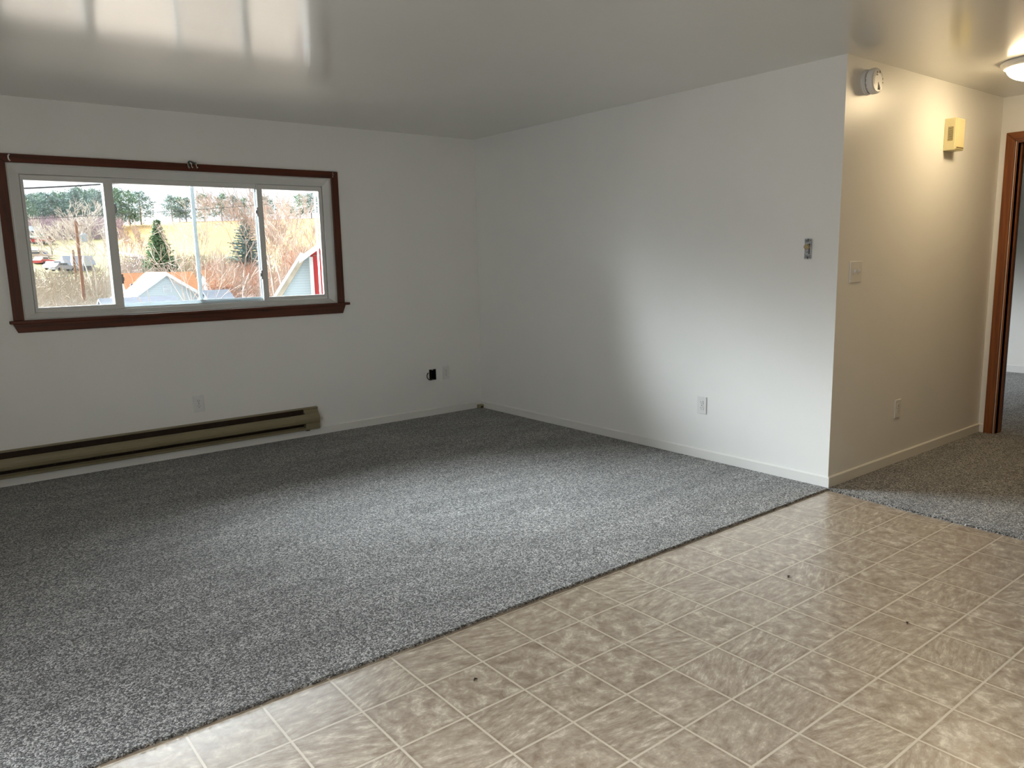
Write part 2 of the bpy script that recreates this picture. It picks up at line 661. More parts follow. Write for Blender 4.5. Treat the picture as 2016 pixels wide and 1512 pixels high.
# carpets: slabs with a ragged tufted rim
def carpet(name, poly, ragged, label, ztop=0.004):
    """poly: CCW list of corners; ragged: indices of edges that end on the vinyl"""
    rnd = random.Random(5)
    ring, lows = [], []
    n = len(poly)
    for i in range(n):
        a, b = Vector(poly[i]), Vector(poly[(i + 1) % n])
        d = b - a
        nrm = Vector((d.y, -d.x)).normalized()
        if i in ragged:
            k = int(d.length / 0.006)
            off = 0.0
            for q in range(k):
                off = off * 0.6 + rnd.uniform(-0.0022, 0.0022)
                p = a + d * (q / k)
                ring.append((p + nrm * (off - 0.0035), p + nrm * (off * 1.4 + 0.001), rnd.uniform(-0.0025, 0.001)))
        else:
            ring.append((a, a, 0))
    mb = MB()
    N = len(ring)
    for p, q, dz in ring:
        mb.v.append((p.x, p.y, ztop + dz * 0.4))
    for p, q, dz in ring:
        mb.v.append((q.x, q.y, ztop - 0.005 + dz))
    for p, q, dz in ring:
        mb.v.append((q.x - 0.0 * q.x, q.y, -0.006))
    mb.face(list(range(N)))
    for r in range(2):
        for i in range(N):
            j = (i + 1) % N
            mb.face([r * N + i, (r + 1) * N + i, (r + 1) * N + j, r * N + j])
    # loose tufts standing along the rim
    for i in range(0, N, 1):
        p, q, dz = ring[i]
        if dz == 0:
            continue
        for _ in range(3):
            s_ = rnd.uniform(0.0015, 0.003)
            c = Vector((q.x + rnd.uniform(-0.004, 0.003), q.y + rnd.uniform(-0.003, 0.004), ztop - rnd.uniform(0.0, 0.006)))
            t = c + Vector((rnd.uniform(-0.004, 0.004), rnd.uniform(-0.005, 0.002), rnd.uniform(0.001, 0.006)))
            mb.tri(c + Vector((s_, 0, 0)), c - Vector((s_, 0, 0)), t)
    return tag(mb.build(name, M['carpet']), label, 'carpet')


carpet('carpet', [(XL, -3.503), (-0.014, -3.499), (-0.002, -3.487), (-0.002, 0.0), (XL, 0.0)], {0},
       'large grey speckled twist-pile carpet under the wide window')
carpet('carpet', [(-0.085, -4.655), (W - 0.004, -4.655), (W - 0.004, -4.42), (W + 0.124, -4.42), (W + 0.124, -4.655), (5.495, -4.655), (5.495, -0.005), (W + 0.124, -0.005),
                  (W + 0.124, -3.603), (W - 0.004, -3.603), (W - 0.004, -3.489), (-0.012, -3.489), (-0.026, -3.503), (-0.068, -4.02)],
       {12, 13}, 'grey speckled carpet running from the hallway through the wood-cased doorway')


# baseboards
def baseboard(name, pts, z1=0.068, t=0.012):
    """pts: wall polyline, board stands on its right-hand side"""
    mb = MB()
    for (a, b, nx, ny, e0, e1) in pts:
        a, b = Vector(a), Vector(b)
        d = (b - a).normalized()
        nn = Vector((nx, ny))
        p0, p1 = a, b
        q0, q1 = a + nn * t - d * e0, b + nn * t + d * e1
        c0, c1 = a + nn * (t * 0.45) - d * e0 * 0.45, b + nn * (t * 0.45) + d * e1 * 0.45
        lo = -0.003
        A = [(p0.x, p0.y, lo), (q0.x, q0.y, lo), (q0.x, q0.y, z1 - 0.006), (c0.x, c0.y, z1), (p0.x, p0.y, z1)]
        B = [(p1.x, p1.y, lo), (q1.x, q1.y, lo), (q1.x, q1.y, z1 - 0.006), (c1.x, c1.y, z1), (p1.x, p1.y, z1)]
        mb.prism(A, B)
    return tag(mb.build(name, M['trim']), kind='structure')


baseboard('baseboard_back', [((-0.0, 0.0), (XL, 0.0), 0, -1, -0.012, 0)])
baseboard('baseboard_right', [((0.0, -L), (0.0, 0.0), -1, 0, 0.012, -0.012)])
baseboard('baseboard_hall', [((W, -L), (0.0, -L), 0, -1, -0.012, 0.012)])
baseboard('baseboard_end', [((W, -3.528), (W, -L), -1, 0, 0, -0.012)])
baseboard('baseboard_bedroom', [((5.5, -4.6), (5.5, 0.0), -1, 0, 0, 0)], 0.085)

# ---------------------------------------------------------------- window_1
win = tag(empty('window_1', (-2.5, 0, 1.05)), kind='structure')


def wpart(mb, name, mat, parent=None, bevel=0.0, **k):
    o = mb.build(name, mat, None, bevel, **k)
    par = parent or win
    o.parent = par
    # keep world position under the parent
    bpy_loc = Vector((0, 0, 0))
    q = par
    while q is not None:
        bpy_loc += q.location
        q = q.parent
    o.location = o.location - bpy_loc
    return o


yc = -0.019
a0, a1, b0, b1 = -3.642, -1.355, 1.060, 2.092    # casing outside
i0, i1, j1 = -3.583, -1.413, 2.040               # casing inside
mb = MB().prism([(a0, yc, b0), (i0, yc, b0), (i0, yc, j1), (a0, yc, b1)], [(a0, 0, b0), (i0, 0, b0), (i0, 0, j1), (a0, 0, b1)])
wpart(mb, 'side_casing', M['wood_v'], bevel=0.003)
mb = MB().prism([(i1, yc, b0), (a1, yc, b0), (a1, yc, b1), (i1, yc, j1)], [(i1, 0, b0), (a1, 0, b0), (a1, 0, b1), (i1, 0, j1)])
wpart(mb, 'side_casing', M['wood_v'], bevel=0.003)
mb = MB().prism([(a0, yc, b1), (i0, yc, j1), (i1, yc, j1), (a1, yc, b1)], [(a0, 0, b1), (i0, 0, j1), (i1, 0, j1), (a1, 0, b1)])
wpart(mb, 'head_casing', M['wood_h'], bevel=0.003)
mb = MB().box(-3.665, -1.320, -0.042, 0.0, 1.041, 1.060)
mb.box(-3.583, -1.413, 0.0, 0.012, 1.041, 1.060)
wpart(mb, 'stool', M['wood_h'], bevel=0.003)
mb = MB().prism([(-3.648, -0.017, 1.041), (-1.348, -0.017, 1.041), (-1.375, -0.017, 0.975), (-3.624, -0.017, 0.983)],
                [(-3.648, 0, 1.041), (-1.348, 0, 1.041), (-1.375, 0, 0.975), (-3.624, 0, 0.983)])
wpart(mb, 'apron', M['wood_h'], bevel=0.002)

# vinyl outer frame: sloped band to the sash plane, then a deep channel
def ring(mb, o, i, yo, yi):
    """o,i = (x0,x1,z0,z1): band between outer rect at depth yo and inner rect at depth yi"""
    O = [(o[0], yo, o[2]), (o[1], yo, o[2]), (o[1], yo, o[3]), (o[0], yo, o[3])]
    I = [(i[0], yi, i[2]), (i[1], yi, i[2]), (i[1], yi, i[3]), (i[0], yi, i[3])]
    for k in range(4):
        q = (k + 1) % 4
        mb.quad(O[k], O[q], I[q], I[k])


ou = (-3.585, -1.410, 1.060, 2.045)
mi_ = (-3.572, -1.424, 1.068, 2.032)
inn = (-3.514, -1.471, 1.100, 1.9785)
mb = MB()
ring(mb, ou, mi_, 0.004, 0.004)
ring(mb, mi_, (-3.566, -1.430, 1.072, 2.026), 0.004, 0.010)
ring(mb, (-3.566, -1.430, 1.072, 2.026), inn, 0.010, 0.034)
ring(mb, inn, inn, 0.034, 0.125)
ring(mb, inn, ou, 0.125, 0.125)
ring(mb, inn, (inn[0] + 0.010, inn[1] - 0.010, inn[2] + 0.010, inn[3] - 0.010), 0.0662, 0.0662)
ring(mb, (inn[0] + 0.010, inn[1] - 0.010, inn[2] + 0.010, inn[3] - 0.010), inn, 0.0682, 0.0682)
ring(mb, ou, ou, 0.125, 0.004)
wpart(mb, 'frame', M['vinyl'])


def sash(x0, x1, z0, z1, y0, y1, sl, sr, st, sb, name='sash'):
    """hollow rectangular sash with rail widths left/right/top/bottom and its pane"""
    mb = MB()
    mb.prism([(x0, y0, z0), (x0 + sl, y0, z0 + sb), (x0 + sl, y0, z1 - st), (x0, y0, z1)], [(x0, y1, z0), (x0 + sl, y1, z0 + sb), (x0 + sl, y1, z1 - st), (x0, y1, z1)])
    mb.prism([(x1 - sr, y0, z0 + sb), (x1, y0, z0), (x1, y0, z1), (x1 - sr, y0, z1 - st)], [(x1 - sr, y1, z0 + sb), (x1, y1, z0), (x1, y1, z1), (x1 - sr, y1, z1 - st)])
    mb.prism([(x0, y0, z1), (x0 + sl, y0, z1 - st), (x1 - sr, y0, z1 - st), (x1, y0, z1)], [(x0, y1, z1), (x0 + sl, y1, z1 - st), (x1 - sr, y1, z1 - st), (x1, y1, z1)])
    mb.prism([(x0, y0, z0), (x1, y0, z0), (x1 - sr, y0, z0 + sb), (x0 + sl, y0, z0 + sb)], [(x0, y1, z0), (x1, y1, z0), (x1 - sr, y1, z0 + sb), (x0 + sl, y1, z0 + sb)])
    s = wpart(mb, name, M['vinyl'], bevel=0.0015)
    ym = (y0 + y1) / 2
    g = MB().box(x0 + sl - 0.004, x1 - sr + 0.004, ym - 0.002, ym + 0.002, z0 + sb - 0.004, z1 - st + 0.004)
    wpart(g, 'pane', M['glass'], s)
    return s


s1 = sash(-3.510, -2.981, 1.103, 1.973, 0.038, 0.064, 0.018, 0.056, 0.031, 0.031)
s3 = sash(-1.998, -1.476, 1.103, 1.973, 0.038, 0.064, 0.041, 0.027, 0.031, 0.029)
s2 = sash(-3.02, -1.962, 1.1005, 1.976, 0.070, 0.098, 0.036, 0.006, 0.030, 0.004, 'fixed_sash')
wpart(MB().box(-2.984, -1.990, 0.096, 0.102, 1.1045, 1.134), 'sill_stop', M['vinyl_ext'], s2)
wpart(MB().box(-1.998, -1.968, 0.096, 0.102, 1.134, 1.946), 'side_stop', M['vinyl_ext'], s2)
wpart(MB().box(-1.516, -1.502, 0.096, 0.102, 1.104, 1.945), 'side_stop', M['vinyl_ext'], s3)
# keeper clips on the two meeting stiles
for sx0, s, d in ((-2.981, s1, 1), (-1.998, s3, -1)):
    for z0 in (1.27, 1.74):
        mb = MB().box(min(sx0, sx0 + d * 0.010), max(sx0, sx0 + d * 0.010), 0.034, 0.060, z0, z0 + 0.066)
        mb.box(min(sx0 + d * 0.004, sx0 + d * 0.016), max(sx0 + d * 0.004, sx0 + d * 0.016), 0.040, 0.052, z0 + 0.02, z0 + 0.046)
        wpart(mb, 'latch', M['metal'], s, 0.001)
# exterior half screens: over the first lite, and over the rest of the centre lite
def scr(x0, x1):
    mb = MB()
    y0, y1 = 0.106, 0.120
    wdt = 0.024
    mb.box(x0, x0 + wdt, y0, y1, 1.105, 1.975)
    mb.box(x1 - wdt, x1, y0, y1, 1.105, 1.975)
    mb.box(x0 + wdt, x1 - wdt, y0, y1, 1.105, 1.105 + wdt)
    mb.box(x0 + wdt, x1 - wdt, y0, y1, 1.975 - wdt, 1.975)
    f = wpart(mb, 'insect_screen_frame', M['vinyl_ext'])
    g = MB().box(x0 + wdt, x1 - wdt, 0.1125, 0.1135, 1.105 + wdt, 1.975 - wdt)
    wpart(g, 'mesh', M['screen'], f)


scr(-3.512, -3.012)
scr(-2.458, -1.962)


# bedroom window (light for the far room) and added fill-light glass door, both unseen
def plain_window(name, plane, u0, u1, z0, z1, t0, t1, mulls=1):
    mb = MB()
    P = (lambda a, b, c, d, e, f: mb.box(a, b, c, d, e, f)) if plane == 'y' else (lambda a, b, c, d, e, f: mb.box(c, d, a, b, e, f))
    fw = 0.05
    P(u0, u0 + fw, t0, t1, z0, z1)
    P(u1 - fw, u1, t0, t1, z0, z1)
    P(u0, u1, t0, t1, z0, z0 + fw)
    P(u0, u1, t0, t1, z1 - fw, z1)
    for k in range(mulls):
        c = u0 + (u1 - u0) * (k + 1) / (mulls + 1)
        P(c - 0.025, c + 0.025, t0, t1, z0, z1)
    o = tag(mb.build(name, M['vinyl'], bevel=0.002), kind='structure')
    return o


plain_window('window_2', 'y', 3.0, 3.8, 1.1, 2.0, 0.04, 0.10)
plain_window('added_glass_door', 'x', -5.3, -2.9, 0.10, 2.15, XL - 0.10, XL - 0.04)

# ---------------------------------------------------------------- doorway
dr = tag(empty('door_1', (W, -4.0, 0)), kind='structure')


def dpart(mb, name, mat, bevel=0.002):
    o = mb.build(name, mat, dr, bevel)
    o.location = -Vector(dr.location)
    return o


yo, yi = -3.526, -3.587
x0, x1 = W - 0.018, W
zt, zi = 2.190, 2.128
YR = -4.424
# near-side casing legs, mitred at the head
mb = MB().prism([(x0, yo, 0.0), (x0, yi, 0.0), (x0, yi, zi), (x0, yo, zt)], [(x1, yo, 0.0), (x1, yi, 0.0), (x1, yi, zi), (x1, yo, zt)])
dpart(mb, 'side_casing', M['dwood_v'], 0.004)
mb = MB().prism([(x0, -4.435, 0.0), (x0, -4.496, 0.0), (x0, -4.496, zt), (x0, -4.435, zi)], [(x1, -4.435, 0.0), (x1, -4.496, 0.0), (x1, -4.496, zt), (x1, -4.435, zi)])
dpart(mb, 'side_casing', M['dwood_v'], 0.004)
mb = MB().prism([(x0, yo, zt), (x0, yi, zi), (x0, -4.435, zi), (x0, -4.496, zt)], [(x1, yo, zt), (x1, yi, zi), (x1, -4.435, zi), (x1, -4.496, zt)])
dpart(mb, 'head_casing', M['dwood_h'], 0.004)
mb = MB().box(W - 0.002, W + 0.122, -3.602, -3.590, 0.0, 2.127)
mb.box(W + 0.045, W + 0.080, -3.6125, -3.602 + 0.001, 0.0, 2.117)
dpart(mb, 'jamb', M['dwood_v'])
mb = MB().box(W - 0.002, W + 0.122, -4.432, -4.420, 0.0, 2.127)
mb.box(W + 0.045, W + 0.080, -4.421, -4.4085, 0.0, 2.117)
dpart(mb, 'jamb', M['dwood_v'])
mb = MB().box(W - 0.002, W + 0.122, -4.421, -3.601, 2.115, 2.127)
dpart(mb, 'head_jamb', M['dwood_h'])
mb = MB().box(W + 0.12, W + 0.138, -3.59, -3.53, 0.0, 2.19)
dpart(mb, 'side_casing', M['dwood_v'], 0.004)

# ---------------------------------------------------------------- baseboard heater
XH0, XH1 = -4.75, -1.650
ht = thing('baseboard_heater', 'long beige electric baseboard heater with dark slots, on the wall below the window', 'heater')
def run(mb, prof, xa, xb):
    mb.prism([(xa, -y, z) for y, z in prof], [(xb, -y, z) for y, z in prof])
    return mb


cap = 0.118
# back plate with a lip on top
run(MB(), [(0.0, 0.062), (0.006, 0.062), (0.006, 0.232), (0.026, 0.229), (0.026, 0.234), (0.006, 0.240), (0.0, 0.240)], XH0, XH1).build('back_plate', M['heater'], ht)
front = [(0.040, 0.192), (0.050, 0.188), (0.060, 0.176), (0.066, 0.158), (0.067, 0.142), (0.062, 0.126), (0.055, 0.117), (0.051, 0.117), (0.058, 0.127), (0.062, 0.142), (0.061, 0.158), (0.056, 0.173), (0.047, 0.184), (0.040, 0.187)]
run(MB(), front, XH0, XH1 - 0.002).build('front_cover', M['heater'], ht)
run(MB(), [(0.006, 0.064), (0.043, 0.062), (0.050, 0.066), (0.052, 0.080), (0.048, 0.081), (0.045, 0.070), (0.006, 0.070)], XH0, XH1 - 0.001).build('bottom_rail', M['heater'], ht)
mb = MB()
run(mb, [(0.010, 0.110), (0.044, 0.110), (0.042, 0.165), (0.010, 0.165)], XH0 + 0.1, XH1 - cap)
k = XH0 + 0.12
while k < XH1 - cap - 0.01:
    mb.box(k, k + 0.0012, -0.046, -0.008, 0.100, 0.182)
    k += 0.012
mb.build('heating_element', M['heater_in'], ht)
run(MB(), [(0.0065, 0.086), (0.0085, 0.086), (0.0085, 0.231), (0.0065, 0.231)], XH0, XH1 - cap).build('reflector', M['heater_in'], ht)
# end cap
run(MB(), [(0.0, 0.066), (0.050, 0.066), (0.050, 0.108), (0.052, 0.124), (0.058, 0.142), (0.057, 0.160), (0.050, 0.180), (0.038, 0.197), (0.026, 0.208), (0.022, 0.220), (0.026, 0.230), (0.0, 0.236)], XH1 - cap, XH1).build('end_cap', M['heater'], ht, 0.0012)
MB().box(XH1 - 0.115, XH1 - 0.085, -0.045, -0.015, 0.056, 0.062).build('cable_clamp', M['black'], ht)

# ---------------------------------------------------------------- electrical fittings
def frame_mat(o, origin, normal):
    """place a fitting modelled facing -y about the origin on a wall. normal: 'y' (faces -y) or 'x' (faces -x)"""
    o.location = origin
    if normal == 'x':
        o.rotation_euler = (0, 0, -PI / 2)


def make_outlet():
    t = empty('wall_outlet')
    mb = MB().prism([(-0.039, 0, -0.061), (0.039, 0, -0.061), (0.039, 0, 0.061), (-0.039, 0, 0.061)],
                    [(-0.0365, -0.0055, -0.0585), (0.0365, -0.0055, -0.0585), (0.0365, -0.0055, 0.0585), (-0.0365, -0.0055, 0.0585)])
    mb.build('cover_plate', M['plate'], t, 0.0012)
    for zc in (0.0195, -0.0195):
        pr = [(0.0172 * math.cos(a), 0.0172 * math.sin(a)) for a in [2 * PI * i / 32 for i in range(32)]]
        pr = [(x, max(-0.0135, min(0.0135, z))) for x, z in pr]
        r = MB().prism([(x, -0.0050, z + zc) for x, z in pr], [(x * 0.97, -0.0078, z * 0.97 + zc) for x, z in pr]).build('receptacle', M['plate'], t)
        sl = MB()
        sl.box(-0.0074, -0.0052, -0.0082, -0.0070, zc - 0.0002, zc + 0.0085)
        sl.box(0.0052, 0.0072, -0.0082, -0.0070, zc + 0.0008, zc + 0.0078)
        sl.lathe([(0.0026, 0.0), (0.0026, 0.0012)], (0, -0.0070, zc - 0.0065), '-y', 12)
        sl.build('socket_holes', M['slot'], r)
    MB().lathe([(0.0032, 0), (0.0032, 0.0012), (0.002, 0.0018)], (0, -0.0050, 0), '-y', 14).build('screw', M['bright'], t)
    return t


def copy_tree(o, parent=None):
    c = o.copy()
    COL.objects.link(c)
    c.parent = parent
    for ch in list(o.children):
        copy_tree(ch, c)
    return c


outlets = [((-2.561, 0.0, 0.380), 'y', 'white duplex outlet with cover plate above the beige baseboard heater'),
           ((-0.390, 0.0, 0.375), 'y', 'white duplex outlet beside the open electrical box, near the room corner'),
           ((0.0, -2.560, 0.372), 'x', 'white duplex outlet low on the bright wall below the dimmer switch'),
           ((0.819, -L, 0.366), 'y', 'shaded duplex outlet low on the warm-lit hallway wall below the wall chime')]
ot = make_outlet()
for i, (p, nrm, lab) in enumerate(outlets):
    o = ot if i == 0 else copy_tree(ot)
    frame_mat(o, p, nrm)
    tag(o, lab, 'outlet', 'duplex wall outlets')

# two-gang switch plate on the hallway wall
sw = thing('switch_plate', 'plain two-gang light switch plate with two toggles on the hallway wall edge', 'light switch', loc=(0.198, -L, 1.263))
MB().prism([(-0.066, 0, -0.062), (0.066, 0, -0.062), (0.066, 0, 0.062), (-0.066, 0, 0.062)],
           [(-0.0635, -0.006, -0.0595), (0.0635, -0.006, -0.0595), (0.0635, -0.006, 0.0595), (-0.0635, -0.006, 0.0595)]).build('cover_plate', M['plate'], sw, 0.0012)
for xc in (-0.023, 0.023):
    MB().prism([(xc - 0.0048, -0.0055, -0.011), (xc + 0.0048, -0.0055, -0.011), (xc + 0.0048, -0.0055, 0.011), (xc - 0.0048, -0.0055, 0.011)],
               [(xc - 0.004, -0.019, 0.004), (xc + 0.004, -0.019, 0.004), (xc + 0.004, -0.017, 0.014), (xc - 0.004, -0.017, 0.014)]).build('toggle', M['plate'], sw, 0.0008)
for xc in (-0.023, 0.023):
    for zc in (-0.030, 0.030):
        MB().lathe([(0.003, 0), (0.003, 0.001)], (xc, -0.0058, zc), '-y', 12).build('screw', M['plate'], sw)

# bare dimmer without its cover plate
dm = thing('dimmer_switch', 'bare metal rotary dimmer with tan knob and no cover plate on the bright wall', 'dimmer', loc=(0.0, -3.301, 1.401))
dm.rotation_euler = (0, 0, -PI / 2)
mb = MB().box(-0.022, 0.022, -0.0072, -0.0055, -0.0375, 0.0375)
mb.box(-0.0225, 0.0225, -0.0072, -0.0055, 0.0385, 0.0505)
mb.box(-0.0225, 0.0225, -0.0072, -0.0055, -0.0505, -0.0385)
mb.box(-0.008, 0.008, -0.0072, -0.0055, 0.037, 0.060)
mb.box(-0.008, 0.008, -0.0072, -0.0055, -0.060, -0.037)
for sx_ in (-1, 1):
    for z_ in (-1, 1):
        mb.lathe([(0.0075, 0), (0.0075, 0.0017)], (sx_ * 0.0165, -0.0055, z_ * 0.0515), '-y', 16)
mb.build('yoke', M['metal'], dm, 0.0005)
MB().box(-0.019, 0.019, -0.0056, -0.0002, -0.042, 0.042).build('body', M['black'], dm)
MB().box(0.006, 0.0105, -0.0085, -0.0070, -0.030, 0.030).build('slot', M['slot'], dm)
for x_, z_ in ((0, 0.052), (0, -0.052)):
    MB().lathe([(0.0036, 0), (0.0036, 0.0015), (0.002, 0.0025)], (x_, -0.0072, z_), '-y', 14).build('screw', M['slot'], dm)
for x_, z_ in ((-0.013, 0.049), (0.013, 0.049), (-0.013, -0.049), (0.013, -0.049), (-0.004, -0.019)):
    MB().lathe([(0.0026, 0), (0.0026, 0.0004)], (x_, -0.0072, z_), '-y', 10).build('screw_hole', M['slot'], dm)
MB().lathe([(0.0125, 0.0), (0.0150, 0.003), (0.0150, 0.018), (0.0135, 0.0215), (0.009, 0.0225), (0.0, 0.0225)], (-0.0015, -0.0072, 0.012), '-y', 36).build('knob', M['knob'], dm, smooth=False)

# open junction box with a loop of cable
jb = thing('junction_box', 'open metal electrical box with a black cable loop sticking out, no cover', 'electrical box', loc=(-0.533, 0.0, 0.372))
mb = MB()
ring2 = [(-0.037, 0.037, -0.050, 0.050), (-0.0345, 0.0345, -0.0475, 0.0475)]


def hollow(mb, o, i, y0, y1, yb=None):
    def R_(r, y):
        return [(r[0], y, r[2]), (r[1], y, r[2]), (r[1], y, r[3]), (r[0], y, r[3])]
    for (A, B) in ((R_(o, y0), R_(i, y0)), (R_(i, y0), R_(i, y1)), (R_(o, y1), R_(o, y0))):
        for k in range(4):
            q = (k + 1) % 4
            mb.quad(A[k], A[q], B[q], B[k])
    if yb is not None:
        mb.quad(*R_(i, y1))


hollow(mb, ring2[0], ring2[1], -0.004, 0.004)
mb.box(-0.006, 0.006, -0.003, 0.006, 0.040, 0.0478)
mb.box(-0.006, 0.006, -0.003, 0.006, -0.0478, -0.040)
mb.build('box', M['metal'], jb)
mb = MB()
hollow(mb, (-0.0349, 0.0349, -0.0479, 0.0479), (-0.0344, 0.0344, -0.0474, 0.0474), 0.0005, 0.055, 1)
mb.build('box_interior_shade', M['black'], jb)  # black lining puts the shade inside the metal box into its colour
MB().tube([(0.005, 0.045, -0.02), (0.004, 0.02, -0.034), (-0.004, -0.012, -0.038), (-0.036, -0.030, -0.040), (-0.062, -0.032, -0.034), (-0.078, -0.032, -0.012), (-0.076, -0.032, 0.010), (-0.066, -0.032, 0.028)], 0.0046, 10).build('cable', M['black'], jb, smooth=True)
MB().box(-0.002, 0.004, 0.02, 0.03, -0.04, 0.035).build('wire_nut', M['heater_in'], jb)

# small beige jack block in the corner
jk = thing('telephone_jack', 'small aged beige block sitting at the baseboard in the room corner', 'jack block', loc=(-0.040, -0.036, 0.0))
MB().box(-0.024, 0.022, -0.022, 0.022, 0.004, 0.040).build('housing', M['jack'], jk, 0.003)
MB().box(-0.012, 0.012, -0.0235, -0.0215, 0.012, 0.026).build('port', M['slot'], jk)

# ---------------------------------------------------------------- smoke detector on the hallway wall
sd = thing('smoke_detector', 'round white smoke detector high on the hallway wall below the ceiling', 'smoke detector', loc=(0.215, -L, 2.315))
MB().lathe([(0.066, 0), (0.069, 0.004), (0.069, 0.011), (0.066, 0.013), (0.063, 0.014), (0.066, 0.0155), (0.067, 0.019), (0.064, 0.022), (0.05, 0.0225)], (0, 0, 0), '-y', 56).build('base', M['plate'], sd)
MB().lathe([(0.056, 0.020), (0.056, 0.034)], (0, 0, 0), '-y', 56).build('vent_ring', M['plate'], sd)
sl = MB()
for k in range(14):
    a = 2 * PI * k / 14
    ca, sa = math.cos(a), math.sin(a)
    cx, cz = 0.0565 * ca, 0.0565 * sa
    tx, tz = -sa * 0.009, ca * 0.009
    sl.quad((cx - tx, -0.024, cz - tz), (cx + tx, -0.024, cz + tz), (cx + tx, -0.031, cz + tz), (cx - tx, -0.031, cz - tz))
sl.build('vent_slots', M['slot'], sd)
cv = MB().lathe([(0.050, 0.0305), (0.066, 0.031), (0.069, 0.034), (0.069, 0.055), (0.066, 0.062), (0.058, 0.067), (0.040, 0.0690), (0.0, 0.0695)], (0, 0, 0), '-y', 56).build('cover', M['plate'], sd)
gr = MB()
for k in range(11):
    zc = -0.012 - k * 0.0036
    wd = 0.0035 + min(k, 7) * 0.0016
    gr.box(-0.004, -0.004 + wd * 1.7, -0.0706, -0.0685, zc - 0.0012, zc + 0.0012)
gr.build('sounder_grille', M['slot'], cv)
M['print'] = simple('grey_print', (140, 134, 120), 0.6)
for (x_, z_, w_, h_) in ((-0.016, 0.041, 0.006, 0.010), (0.012, 0.046, 0.005, 0.012), (-0.017, 0.028, 0.012, 0.008), (0.045, 0.012, 0.006, 0.005), (0.047, -0.008, 0.006, 0.004)):
    MB().box(x_ - w_ / 2, x_ + w_ / 2, -0.0705, -0.066, z_ - h_ / 2, z_ + h_ / 2).build('moulded_mark', M['print'], cv)

# ---------------------------------------------------------------- door chime
ch = thing('door_chime', 'almond plastic door chime box with slotted side on the hallway wall', 'door chime', loc=(1.30, -L, 2.112))
MB().box(-0.065, 0.065, -0.070, 0.0, -0.100, 0.100).build('housing', M['ivory'], ch, 0.004)
MB().box(-0.058, 0.060, -0.0745, -0.0695, -0.094, 0.092).build('front_panel', M['ivory'], ch, 0.003)
gv = MB()
for k in range(13):
    z_ = -0.040 + k * 0.0068
    gv.box(-0.0662, -0.0640, -0.056, -0.024, z_, z_ + 0.0034)
gv.build('sound_slots', simple('olive_shadow_plastic', (96, 82, 40), 0.6), ch)
MB().box(-0.050, 0.052, -0.0755, -0.0735, -0.088, -0.081).build('pull_slot', simple('olive_plastic_lip', (96, 82, 40), 0.6), ch)

# ---------------------------------------------------------------- hallway ceiling light
lp = thing('ceiling_light', 'glowing round flush ceiling light with opal glass in the hallway', 'ceiling light', loc=(1.09, -4.04, H))
MB().lathe([(0.185, 0), (0.190, 0.006), (0.188, 0.020), (0.172, 0.034), (0.160, 0.036)], (0, 0, 0), '-z', 64).build('base_pan', M['plate'], lp, smooth=True)
R0, dz = 0.158, 0.075
prof = [(R0, 0.034)] + [(R0 * math.cos(a), 0.036 + dz * math.sin(a)) for a in [PI / 2 * i / 10 for i in range(10)]] + [(0.0, 0.036 + dz)]
MB().lathe(prof, (0, 0, 0), '-z', 64).build('glass_dome', M['lamp'], lp, smooth=True)

# unseen ceiling fixture, added behind the camera to brighten the dark room
kl = thing('ceiling_light', 'unseen long white ceiling fixture added at the kitchen end to brighten the room', 'ceiling light', loc=(-3.3, -7.0, H))
kl.rotation_euler = (0, 0, PI / 2)
MB().box(-0.64, 0.64, -0.22, 0.22, -0.03, 0.0).build('base_pan', M['plate'], kl, 0.004)
MB().prism([(-0.62, -0.20, -0.03), (0.62, -0.20, -0.03), (0.62, 0.20, -0.03), (-0.62, 0.20, -0.03)],
           [(-0.60, -0.15, -0.12), (0.60, -0.15, -0.12), (0.60, 0.15, -0.12), (-0.60, 0.15, -0.12)]).build('diffuser', M['tube'], kl)

# ---------------------------------------------------------------- curtain rod brackets on the window casing
cb = thing('curtain_rod_bracket', 'nickel double curtain rod bracket at the middle of the window head casing', 'bracket', loc=(-2.476, yc, 2.072))
M['gun'] = simple('tarnished_steel', (84, 86, 84), 0.35, 0.5, 0.6, var=0.2, scale=60)
MB().box(-0.018, -0.006, -0.003, 0.0, -0.016, 0.036).build('back_plate', M['gun'], cb, 0.001)
MB().prism([(-0.012, -0.003, 0.040), (0.004, -0.003, 0.040), (0.026, -0.050, 0.022), (0.010, -0.050, 0.022)], [(-0.012, -0.003, 0.034), (0.004, -0.003, 0.034), (0.026, -0.050, 0.008), (0.010, -0.050, 0.008)]).build('arm', M['gun'], cb, 0.001)
for dx, dy in ((-0.024, -0.012), (-0.006, -0.030), (0.020, -0.050)):
    pts = [(dx, dy, 0.030 - 0.002), (dx + 0.001, dy - 0.002, 0.006)] + [(dx + 0.001 + 0.0, dy - 0.006 + 0.006 * math.cos(a), -0.004 - 0.010 * math.sin(a)) for a in [0.2, 0.8, 1.57, 2.3, 2.9]]
    pts = [(x + (i * 0.0012), y, z) for i, (x, y, z) in enumerate(pts)]
    MB().tube(pts, 0.0028, 8).build('hook', M['bright'], cb, smooth=True)
